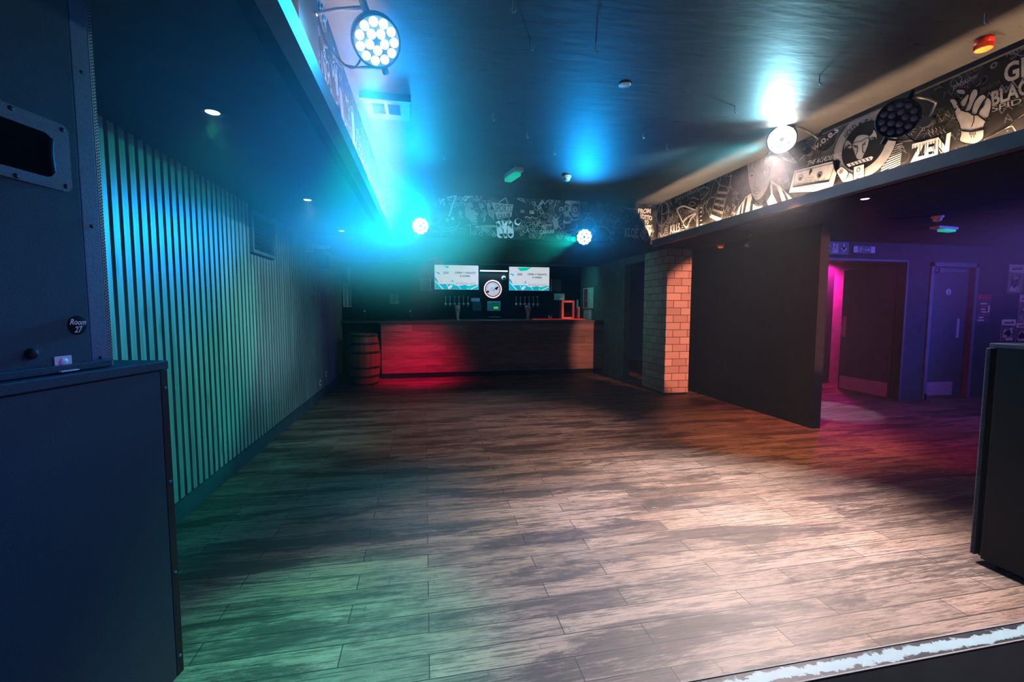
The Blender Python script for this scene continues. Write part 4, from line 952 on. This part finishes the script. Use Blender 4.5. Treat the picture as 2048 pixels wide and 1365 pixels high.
P.line(R5b(415, 820, 600, 600, 680, 538), .014, IN, 6); P.curve(R5b(600, 605, 650, 560, 680, 540, 660, 590, 620, 620), .003, GR, 6)
P.curve(R5b(600, 935, 595, 1000, 570, 1060), .006, IN, 5); P.curve(R5b(450, 880, 520, 890, 590, 930), .005, IN, 5)
P.curve(R5b(640, 880, 690, 850, 720, 800), .004, IN, 5); P.curve(R5b(510, 870, 540, 800, 545, 760), .004, IN, 5)
for i in range(5): P.line(R5b(545+i*18, 1100, 555+i*14, 1150+(i % 2)*30), .004, IN, 5)
txt(P, R5b, "I'LL", (995, 200), (1108, 148), (995, 140), GR, jit=.02); txt(P, R5b, "ALWAYS", (945, 300), (1290, 150), (945, 232), GR, jit=.02)
txt(P, R5b, "GR", (925, 580), (1270, 455), (925, 385), 4, bold=.03); txt(P, R5b, "BLACK", (790, 830), (1350, 640), (785, 680), GR, bold=.03)
txt(P, R5b, "SPIDERS", (790, 900), (1420, 700), (790, 842), GR, jit=.02); txt(P, R5b, "phoxjaw", (368, 650), (635, 520), (366, 590), GR, jit=.02)
txt(P, R5b, "EMAROSA", (670, 690), (888, 590), (670, 640), DI, jit=.03); txt(P, R5b, "TROPIC", (105, 950), (300, 890), (105, 890), DI); txt(P, R5b, "EYES", (105, 1060), (292, 985), (105, 975), DI)
txt(P, R5b, "Cites", (410, 560), (700, 400), (410, 470), 5, jit=.03)
for j in range(5): P.line(R5b(90+j*40, 1090-j*10, 110+j*40, 1110-j*10, 95+j*40, 1130-j*10, 125+j*40, 1165-j*10), .004, GR, 1)
for j in range(14): P.line(R5b(300, 860+j*17, 380+random.randint(-10, 20), 850+j*14), .003, DI, 1)
for j in range(9): P.line(R5b(700+j*14, 1200-j*9, 980+j*20, 1050-j*16), .004, DI if j % 2 else GR, 1)
P.line(R5b(930, 1000, 960, 920, 1010, 990, 930, 960), .006, DI, 1); P.line(R5b(900, 1090, 1010, 1050, 1050, 1110), .005, GR, 1)
txt(P, R5, "MOL", (627, 665), (965, 520), (632, 585), DI, bold=.0, shear=.0)
txt(P, R5, "ZEN", (725, 1150), (1040, 1062), (735, 1012), WH, bold=.05, jit=.03)
for j in range(11): P.line(R5(760+j*25, 1010-j*6, 757+j*25, 1060-j*6+random.randint(0, 40)), .004, IN, 5)
for i in range(11): P.poly(R7(1375+i*4, 905-i*31, 1620+i*3, 790-i*26, 1618+i*3, 800-i*26+2, 1378+i*4, 920-i*31), WH if i < 6 else GR, 1)
# round emblem
ec = R7(1160, 572)[0]; P.disc(ec, .262, 4, 2, n=48); P.disc(ec, .182, IN, 3, n=48); P.ring(ec, .262, .005, IN, 3, 48)
txt(P, R7, "HOLD", (955, 478), (1092, 338), (915, 438), IN, l=4, bold=.01); P.disc(R7(1125, 293)[0], .010, IN, 4)
txt(P, R7, "FAST", (1180, 318), (1400, 330), (1192, 240), IN, l=4, bold=.01)
for pts, m_ in (([1035, 545, 1080, 460, 1150, 430, 1225, 440, 1240, 480, 1225, 560, 1195, 640, 1170, 690, 1150, 735, 1100, 740, 1070, 700, 1050, 640, 1030, 590], 4),
                ([1020, 545, 975, 500, 940, 530, 925, 625, 940, 600, 955, 570, 965, 610, 975, 560, 1020, 565], 4), ([1235, 460, 1275, 420, 1300, 370, 1335, 430, 1330, 500, 1310, 460, 1290, 510, 1280, 465, 1245, 500], 4),
                ([970, 595, 1000, 565, 1030, 575, 1010, 608], 4), ([1240, 505, 1262, 472, 1295, 465, 1280, 492], 4)): art(P, R7, pts, m_, 4, .004)
P.line(R7(1035, 545, 1090, 520, 1150, 510, 1200, 475, 1235, 470), .005, IN, 6); P.line(R7(1035, 568, 1095, 575, 1092, 650, 1072, 692), .007, IN, 6); P.line(R7(1200, 520, 1158, 560, 1160, 640, 1180, 660), .007, IN, 6)
P.line(R7(1060, 580, 1085, 592), .008, IN, 6); P.line(R7(1170, 560, 1195, 545), .008, IN, 6)
P.poly(R7(955, 800, 1265, 700, 1288, 712, 1270, 745, 985, 832), WH, 4)
for i in range(6): P.line(R7(1000+i*45, 790-i*14, 1030+i*45, 820-i*15), .006, IN, 5)
art(P, R7, [835, 890, 870, 850, 905, 830, 985, 905, 950, 980, 920, 1028, 870, 960], WH, 5, .004); P.disc(R7(893, 893)[0], .016, GR, 6)
art(P, R7, [985, 900, 1035, 920, 1045, 1005, 930, 1025], WH, 4, .004, False); P.disc(R7(975, 970)[0], .018, GR, 6)
art(P, R7, [1048, 832, 1182, 795, 1178, 975, 1046, 1010], WH, 6, .005, False); P.ring(R7(1108, 868)[0], .014, .005, IN, 7); P.ring(R7(1105, 950)[0], .016, .004, IN, 7)
# cassette
art(P, R7, [235, 1160, 310, 875, 845, 742, 880, 765, 785, 1085, 560, 1145], WH, 2, .006, False)
P.line(R7(290, 1075, 325, 900, 820, 780, 742, 1000), .005, IN, 4, True); P.line(R7(290, 1082, 745, 1008), .012, IN, 4)
for x, y in ((387, 965), (622, 930)): P.ring(R7(x, y)[0], .024, .006, IN, 4); P.disc(R7(x-2, y+8)[0], .015, IN, 4)
P.line(R7(445, 975, 545, 955, 535, 985, 450, 1003), .003, IN, 4, True); P.poly(R7(505, 860, 528, 855, 515, 890, 530, 888, 490, 945, 505, 905, 492, 905), IN, 4)
txt(P, R7, "DINOSAUR PILE UP", (312, 1052), (690, 995), (316, 1026), IN, l=4, jit=.02); txt(P, R7, "THE ACADEMIC", (470, 815), (880, 712), (482, 758), WH, jit=.03, shear=.3)
P.line(R7(350, 1165, 380, 1085, 562, 1060, 560, 1145), .004, IN, 4)
for x, y in ((368, 1155), (388, 1152), (510, 1148), (535, 1143)): P.disc(R7(x, y)[0], .004, IN, 4)
P.line(R7(320, 862, 480, 815), .01, GR, 1)
# blackletter and its rays
wc = R7(700, 480)[0]; P.rays(wc, .10, .22, 0, 360, 56, .006, GR, 1, .25); P.rays(wc, .02, .06, 0, 360, 24, .004, DI, 1, .3)
txt(P, R7, "w.o.e.s", (545, 640), (862, 385), (515, 572), WH, bold=.02, l=4)
# striped-collar face
art(P, R4, [985, 640, 980, 560, 1040, 505, 1120, 480, 1190, 500, 1215, 600, 1195, 700, 1170, 790, 1120, 880, 1070, 915, 1030, 890, 1010, 820, 990, 740], 4, 2, .006)
for i in range(16): P.curve(R4(990+i*13, 640-i*7+(i % 3)*8, 1000+i*13, 560-i*3, 1060+i*8, 495), .004, [WH, IN, GR][i % 3], 4)
for pts in ([1000, 660, 1030, 645, 1050, 665], [1005, 690, 1025, 680, 1042, 695], [1100, 640, 1140, 620, 1170, 640], [1110, 660, 1140, 648, 1165, 665], [1060, 680, 1050, 750, 1045, 790, 1075, 800, 1095, 785], [1035, 830, 1065, 815, 1105, 822, 1075, 855, 1045, 850, 1035, 830], [1040, 838, 1100, 830], [1045, 880, 1075, 890], [1170, 600, 1190, 640, 1170, 700]):
    P.curve(R4(*pts), .006, IN, 5)
P.disc(R4(1022, 690)[0], .012, IN, 5); P.disc(R4(1138, 660)[0], .012, IN, 5)
P.poly(R4(872, 1072, 905, 975, 965, 885, 1012, 848, 1030, 935, 1080, 955, 1150, 915, 1195, 850, 1190, 725, 1280, 790, 1395, 905, 1250, 950, 1100, 1000), WH, 3)
for i, q in enumerate(([935, 1040, 965, 900, 985, 880, 960, 1030], [1000, 1020, 1018, 905, 1035, 940, 1030, 1008], [1205, 760, 1250, 790, 1300, 935, 1260, 950, 1215, 860], [1290, 800, 1330, 850, 1360, 912, 1335, 920], [1120, 950, 1160, 930, 1175, 975, 1120, 985], [905, 1050, 925, 960, 935, 945, 925, 1048])): P.poly(R4(*q), IN, 5)
P.curve(R4(1030, 935, 1080, 965, 1150, 930, 1195, 850), .012, IN, 6)
# wireframe solid
for q in ([690, 700, 740, 665, 835, 695, 820, 800, 725, 775, 690, 700], [740, 665, 725, 775], [690, 700, 600, 980], [835, 695, 735, 1110], [725, 775, 640, 1060], [640, 1060, 735, 1110], [820, 800, 740, 1000], [600, 980, 640, 1060]): P.line(R4(*q), .009, GR, 2)
for i in range(5): P.poly(R4(645+i*16, 1062-i*52, 735+i*17, 1100-i*60, 738+i*17, 1075-i*60, 650+i*16, 1040-i*52), GR if i else WH, 2)
# circle sign, moth, lettering
cc = R4b(290, 780)[0]; P.ring(cc, .165, .022, GR, 3, 36); P.line(R4b(275, 520, 275, 1140), .02, GR, 3); P.line(R4b(280, 790, 410, 740), .014, GR, 3)
txt(P, R4b, "KILLS", (470, 1215), (690, 1165), (468, 1035), WH, bold=.01); P.rays(R4b(560, 1130)[0], .17, .25, -20, 200, 26, .012, GR, 1)
for i in range(7): P.line(R4b(430+i*32, 985-i*6, 430+i*32, 850-i*8), .014, GR, 2)
P.curve(R4b(1070, 700, 900, 640, 760, 600, 630, 680, 700, 850, 760, 960, 850, 870, 960, 800, 1060, 760), .02, WH, 3)
for i in range(4): P.curve(R4b(1060, 705+i*14, 900, 690+i*22, 760+i*12, 700+i*55, 700+i*20, 760+i*60), .010, GR, 3)
P.curve(R4b(1070, 780, 940, 880, 850, 1080, 770, 1000, 800, 900, 900, 830), .018, WH, 3); P.curve(R4b(1050, 800, 960, 900, 870, 1030), .010, GR, 3)
P.poly(R4b(1050, 620, 1110, 620, 1110, 1085, 1065, 1095), GR, 4); P.curve(R4b(1190, 600, 1330, 470, 1400, 400, 1480, 400), .01, GR, 3)
for i in range(9): P.line(R4b(1150, 640+i*48, 1195, 630+i*48), .012, [WH, IN][i % 2], 5)
P.curve(R4b(1120, 450, 1060, 430, 1000, 400, 930, 410), .01, GR, 3); P.curve(R4b(1140, 200, 1300, 160, 1360, 230, 1300, 330, 1210, 430, 1160, 440), .01, GR, 3)
for i in range(9): P.line(R4b(1150+i*22, 220+i*3, 1150+i*18, 400-i*6), .007, DI, 2)
P.curve(R4b(880, 560, 950, 500, 1040, 540, 970, 600, 880, 560), .01, GR, 3)
P.rays(R4b(560, 430)[0], .16, .23, 110, 260, 16, .010, GR, 1)
for i in range(12): P.line(R4b(640+i*52, 480-i*24+random.randint(-20, 20), 650+i*52, 320-i*24, 680+i*52, 450-i*24), .010, GR, 2)
for x, y, s in ((1880, 620, 1), (1790, 900, 1), (1740, 660, 1), (1870, 780, .8)): P.curve(R4b(x, y, x+30*s, y-60*s, x+60*s, y, x+40*s, y+60*s, x+90*s, y-30*s), .012, GR, 2)
P.poly(R4b(1380, 820, 1600, 905, 1570, 955, 1360, 850), WH, 3)
MP6 = MP+[mat('mural_pale_paint', (.36, .345, .33), .85, spec=.06, var=.15, nscale=20), mat('mural_barely_seen_paint', (.04, .04, .042), .6)]
P.build('painting', MP6, brt)
# --- back
P = Paint((0, YB, 0), (1, 0, 0), (0, -1, 0)); P.lim = (ZL+.004, ZH-.002)
B1 = cr(860, 380, 11.378); B2 = cr(1030, 390, 12.05); B3 = cr(1180, 390, 13.65); Bm = cr(760, 350, 3.657)
doodle(P, XM0+.02, XM1-.02, ZL+.03, TOP, 300, (DI, DI, GR), (.02, .10), .007)
for s, a, b_, t_, m_, kw in (("THE", (66, 172), (150, 172), (64, 126), 4, dict(bold=.03)), ("BOTTOM", (66, 226), (205, 226), (66, 184), 4, dict(bold=.02)), ("LINE", (66, 280), (165, 278), (66, 236), 4, dict(bold=.02)), ("The", (70, 336), (132, 318), (70, 300), GR, {})): txt(P, Bm, s, a, b_, t_, m_, **kw)
P.poly(Bm(62, 110, 150, 125, 180, 165, 155, 240, 140, 300, 72, 415, 62, 400), DI, 0); P.line(Bm(205, 245, 160, 290, 190, 345, 300, 355), .035, GR, 2); P.line(Bm(330, 355, 420, 355, 450, 320), .03, GR, 2)  # first shape: pool of light in the corner, painted as a paler patch
txt(P, B1, "VS", (195, 345), (352, 345), (190, 200), WH, bold=.04, jit=.05); txt(P, B1, "BLOOD", (400, 250), (850, 250), (385, 160), WH, jit=.08); txt(P, B1, "YOUTH", (440, 400), (850, 365), (425, 300), WH, jit=.08)
P.line(B1(600, 130, 520, 330, 430, 610), .02, WH, 3); P.line(B1(385, 175, 600, 140), .02, WH, 3); P.line(B1(780, 150, 900, 160, 780, 240), .02, WH, 3)
txt(P, B1, "OCEAN", (258, 590), (550, 570), (258, 535), GR, jit=.02); txt(P, B1, "ALLEY", (320, 905), (560, 890), (322, 850), GR)
P.blob(B1(240, 760, 260, 640, 330, 590, 480, 590, 550, 640, 555, 780, 420, 800), DI, 1)
for x, y in ((390, 685), (518, 655)): P.disc(B1(x, y)[0], .022, WH, 3); P.disc(B1(x, y)[0], .010, IN, 4)
P.curve(B1(280, 830, 400, 870, 600, 830, 680, 745, 650, 800, 600, 880, 450, 940, 300, 930, 280, 830), .012, GR, 2)
P.blob(B1(940, 130, 1000, 100, 1120, 105, 1180, 130, 1170, 210, 1100, 245, 1010, 240, 950, 200), GR, 1)
for x in (1010, 1110): P.disc(B1(x, 165)[0], .018, IN, 3)
P.disc(B1(1060, 205)[0], .01, IN, 3)
art(P, B1, [830, 330, 870, 280, 940, 280, 985, 350, 1000, 440, 1050, 500, 1105, 555, 1085, 590, 1045, 590, 1070, 650, 1080, 700, 1060, 790, 970, 800, 930, 760, 900, 700, 810, 620, 790, 520, 790, 420], 4, 3, .01)
art(P, B1, [650, 480, 700, 470, 740, 520, 735, 560, 720, 590, 775, 620, 740, 655, 690, 620, 655, 550], 4, 3, .01)
art(P, B1, [1100, 290, 1180, 280, 1230, 360, 1260, 460, 1320, 545, 1290, 580, 1265, 600, 1270, 680, 1240, 730, 1200, 735, 1210, 600, 1160, 480, 1110, 380], GR, 3, .01)
art(P, B1, [1290, 300, 1360, 290, 1410, 400, 1480, 520, 1460, 620, 1480, 740, 1400, 640, 1330, 580, 1290, 440], GR, 3, .01)
for x, y in ((955, 440), (1210, 450), (1400, 435)): P.curve(B1(x-35, y-15, x, y-30, x+40, y-15), .012, IN, 6); P.disc(B1(x, y)[0], .014, IN, 6)
P.line(B1(1010, 700, 1075, 690), .01, IN, 6); P.curve(B1(800, 620, 870, 720, 960, 755, 1060, 760), .012, IN, 6); P.curve(B1(1020, 590, 1045, 600, 1060, 580), .01, IN, 6)
P.poly(B1(1400, 285, 1890, 340, 1850, 610, 1530, 672, 1490, 560, 1440, 420), 4, 4)
txt(P, B1, "SPORTS", (1470, 500), (1850, 520), (1478, 330), IN, l=5); txt(P, B1, "CLUB", (1540, 648), (1825, 610), (1540, 568), IN, l=5, bold=.02)
P.line(B1(1500, 330, 1720, 185, 1770, 320), .014, GR, 5); P.line(B1(1620, 680, 1810, 745, 1790, 640), .014, GR, 5)
txt(P, B1, "SYS", (1525, 1050), (1912, 1050), (1500, 745), WH, bold=.11, l=4); P.poly(B1(1490, 720, 1600, 800, 1540, 880), WH, 4); P.poly(B1(1880, 730, 1780, 800, 1850, 880), WH, 4)
for x in (1625, 1720, 1830): P.poly(B1(x-60, 1000, x+60, 1000, x, 1078), WH, 4)
P.disc(B1(1990, 735)[0], .045, WH, 3); P.disc(B1(2003, 718)[0], .034, IN, 4)
for i in range(22):
    x, y = random.uniform(640, 1450), random.uniform(800, 1010); P.line(B1(x, y, x+random.uniform(60, 220), y+random.uniform(-10, 30)), random.choice((.008, .014, .02)), random.choice((GR, DI, DI)), 1)
P.poly(B1(1100, 810, 1480, 810, 1540, 850, 1400, 860, 1200, 850), GR, 2); P.line(B1(920, 770, 925, 1040), .012, GR, 2); P.poly(B1(1010, 850, 1060, 810, 1130, 840, 1090, 880), 4, 3)
for x, y in ((1005, 990), (1160, 1005)): P.ring(B1(x, y)[0], .022, .01, GR, 2)
for i in range(3): P.line(B1(1200+i*80, 900-i*10, 1380+i*70, 1040), .012, GR, 2)
for i in range(7): P.line(B1(885+i*70, 250, 925+i*70, 255), .012, GR, 2)
txt(P, B2, "KURI", (690, 570), (945, 540), (690, 440), DI, jit=.05); txt(P, B2, "ANCHOR", (40, 850), (620, 700), (60, 730), GR, jit=.06); txt(P, B2, "LANE", (200, 930), (500, 890), (215, 800), GR, jit=.05)
txt(P, B2, "PRETTY", (640, 825), (890, 810), (640, 725), 4, bold=.03, jit=.04); txt(P, B2, "CARAVAN", (605, 945), (945, 925), (605, 850), 4, bold=.04, jit=.04)
P.poly(B2(350, 375, 460, 375, 460, 460, 350, 460), GR, 1); P.curve(B2(230, 550, 300, 530, 350, 560, 420, 535, 480, 570, 550, 560), .014, GR, 2)
hc = B2(1480, 420)[0]; P.ring(hc, .34, .008, GR, 1, 50); P.rays(hc, .36, .43, 0, 360, 96, .006, GR, 1, .05)
art(P, B2, [1230, 150, 1560, 150, 1580, 260, 1560, 350, 1575, 500, 1500, 620, 1350, 640, 1345, 690, 1165, 690, 1160, 580, 1190, 510, 1140, 480, 1160, 410, 1215, 370, 1175, 290, 1200, 220], GR, 2, .008)
P.blob(B2(1210, 180, 1250, 140, 1540, 150, 1550, 190, 1400, 215, 1215, 225), 4, 4); P.blob(B2(1580, 160, 1700, 165, 1750, 210, 1740, 300, 1620, 290, 1590, 220), DI, 2)
P.ring(B2(1450, 365)[0], .05, .012, IN, 5); P.disc(B2(1450, 365)[0], .035, 4, 5); P.disc(B2(1450, 365)[0], .013, IN, 6); P.disc(B2(1120, 345)[0], .034, GR, 3); P.disc(B2(1112, 345)[0], .014, IN, 4)
P.blob(B2(1220, 300, 1260, 290, 1275, 340, 1240, 400, 1225, 350), IN, 5)
for j in range(5): P.curve(B2(1300+j*12, 400+j*8, 1330+j*10, 480+j*10, 1400, 540+j*9, 1500, 540+j*5, 1560, 480), .008, IN, 5)
for j in range(3): P.curve(B2(1370, 280-j*18, 1450, 250-j*14, 1550, 285-j*12), .008, IN, 5); P.curve(B2(1190, 260-j*12, 1240, 240-j*8, 1300, 280-j*12), .007, IN, 5)
P.blob(B2(1190, 540, 1260, 520, 1330, 560, 1330, 640, 1190, 640), DI, 5)
for j in range(4): P.line(B2(1210+j*32, 560, 1212+j*32, 640), .006, IN, 6)
P.curve(B2(1740, 480, 1850, 560, 1940, 700, 1960, 800), .01, GR, 2); P.curve(B2(1460, 690, 1500, 760, 1440, 830, 1330, 850), .01, GR, 2)
for j in range(9): P.line(B2(900+j*6, 620+j*26, 1020+j*4, 560+j*26), .012, GR, 2); P.line(B2(930+j*30, 1000-j*8, 1060+j*30, 900-j*8), .009, DI, 2)
P.blob(B3(450, 545, 500, 540, 560, 700, 620, 760, 700, 790, 760, 860, 930, 880, 920, 930, 700, 930, 590, 940, 620, 800, 560, 750, 480, 650), DI, 1)
P.poly(B3(960, 375, 1100, 360, 1265, 405, 1230, 425), GR, 2); P.line(B3(800, 720, 1160, 700), .014, DI, 1); P.poly(B3(920, 560, 1040, 550, 1040, 610, 920, 610), DI, 1)
P.curve(B3(220, 880, 330, 865, 450, 900, 560, 1050, 540, 1150, 620, 1240), .014, GR, 2); P.blob(B3(180, 1010, 240, 985, 360, 1000, 470, 1090, 480, 1230, 180, 1235), DI, 1)
txt(P, B3, "KLOE", (935, 1150), (1290, 1150), (955, 910), 4, bold=.02, jit=.05)
txt(P, B3, "FROM", (1305, 505), (1655, 500), (1310, 385), WH, bold=.05, jit=.04); txt(P, B3, "SOTTO", (1360, 640), (1690, 700), (1360, 525), WH, bold=.06, jit=.04); txt(P, B3, "TO", (1485, 790), (1600, 790), (1485, 700), WH, bold=.05)
txt(P, B3, "SERE", (1415, 1235), (1550, 1005), (1350, 1100), 4, bold=.02, jit=.03); txt(P, B3, "NITY", (1500, 960), (1690, 960), (1500, 830), WH, bold=.06, jit=.06)
P.poly(B3(1570, 950, 1690, 950, 1610, 1170), WH, 2); P.blob(B3(1340, 620, 1440, 680, 1470, 820, 1440, 950, 1360, 1010, 1330, 900), DI, 2)
for i in range(8): P.line(B3(1350, 720+i*36, 1450, 680+i*36), .006, IN, 4)
P.build('painting', MP6, bb)
# --- left
P = Paint((XM0, 0, 0), (0, 1, 0), (1, 0, 0)); P.px = False; P.lim = (ZF+.01, ZH-.002)
R = random.Random(12)
doodle(P, .3, 6.1, BOT, TOP, 420, (DI, GR, GR, WH), (.03, .14), .008, R)
# tall shapes and drips readable at a shallow angle
for y0, pts, m_ in ((1.15, [(0, .1), (.12, .45), (.2, .15), (.3, .5), (.34, .12)], WH), (1.55, [(0, .05), (.02, .5), (.18, .5), (.05, .28), (.2, .06)], WH)):
    P.line([(y0+a, BOT+b_) for a, b_ in pts], .022, m_, 2)
for i in range(26):
    y0 = 2.0+i*.155; h = R.uniform(.12, .55); z0 = BOT+R.uniform(0, .12)
    if i % 3 == 0: P.blob([(y0, z0), (y0+.05, z0+h*.5), (y0-.01, min(TOP, z0+h)), (y0+.10, min(TOP, z0+h*1.02)), (y0+.13, z0+h*.45), (y0+.10, z0)], [4, WH, GR][i % 2], 1)
    elif i % 3 == 1: P.curve([(y0, z0), (y0+.06, z0+h*.3), (y0-.02, z0+h*.6), (y0+.05, min(TOP, z0+h))], .02, WH, 2)
    else:
        P.ring((y0+.05, z0+.12), .05, .014, 4, 2); P.line([(y0, min(TOP, z0+.45)), (y0+.1, z0+.25), (y0+.02, z0+.22)], .016, GR, 2)
P.poly([(3.9, 2.62), (4.35, 2.62), (4.35, 2.88), (3.9, 2.88)], DI, 2); P.line([(3.9, 2.62), (4.35, 2.62), (4.35, 2.88), (3.9, 2.88)], .012, 4, 3, True)
for i in range(10): P.line([(3.94+i*.04, 2.64), (3.95+i*.04, 2.86)], .008, GR, 3)
for i in range(16):
    y0 = 2.1+i*.25; P.blob([(y0, BOT), (y0+.02, BOT+.1), (y0+.09, BOT+.16), (y0+.16, BOT+.09), (y0+.17, BOT)], [WH, 4][i % 2], 4); P.curve([(y0+.02, BOT), (y0+.05, BOT+.08), (y0+.12, BOT+.05)], .008, IN, 6)
P.build('painting', MP6, bl)
# ------------------------------------------------------------------ stage haze filling the room
g = MB().box(-1.7, 10.4, -.5, 9.15, .0, 2.94)
hz = g.build('haze', None or MT['black']); hz.data.materials.clear()
hm = bpy.data.materials.new('stage_haze'); hm.use_nodes = True; nt = hm.node_tree; nt.nodes.remove(nt.nodes['Principled BSDF'])
vs = nt.nodes.new('ShaderNodeVolumeScatter'); vs.inputs['Anisotropy'].default_value = .3
vs.inputs['Color'].default_value = (.92, .96, 1, 1); nt.links.new(vs.outputs[0], nt.nodes['Material Output'].inputs['Volume'])
tc = nd(nt, 'ShaderNodeTexCoord'); acc = None
for c_, r_, k_ in (((-.7, 5.0, 2.5), (2.0, 4.6, 1.0), .30), ((2.9, 3.3, 2.8), (1.2, 1.3, .8), .035), ((-.5, 3.1, 2.1), (1.2, 2.5, .75), .16), ((2.2, 5.6, 2.4), (1.4, 1.4, .8), .05), ((-.3, 5.2, 2.25), (1.3, 2.2, 1.1), .30), ((7.6, 3.4, 2.1), (3.2, 2.4, 1.5), .15)):
    a = nd(nt, 'ShaderNodeVectorMath', operation='SUBTRACT'); nt.links.new(tc.outputs['Object'], a.inputs[0]); a.inputs[1].default_value = c_
    b_ = nd(nt, 'ShaderNodeVectorMath', operation='DIVIDE'); nt.links.new(a.outputs[0], b_.inputs[0]); b_.inputs[1].default_value = r_
    l_ = nd(nt, 'ShaderNodeVectorMath', operation='LENGTH'); nt.links.new(b_.outputs[0], l_.inputs[0])
    m_ = nd(nt, 'ShaderNodeMapRange', interpolation_type='SMOOTHSTEP'); m_.inputs[1].default_value = 0; m_.inputs[2].default_value = 1; m_.inputs[3].default_value = k_; m_.inputs[4].default_value = 0
    nt.links.new(l_.outputs['Value'], m_.inputs[0])
    s_ = nd(nt, 'ShaderNodeMath', operation='ADD'); nt.links.new(m_.outputs[0], s_.inputs[0])
    if acc: nt.links.new(acc.outputs[0], s_.inputs[1])
    else: s_.inputs[1].default_value = .002
    acc = s_
nt.links.new(acc.outputs[0], vs.inputs['Density'])
hz.data.materials.append(hm); tag(hz, 'thin blue stage haze hanging through the whole room', 'haze', kind='stuff')
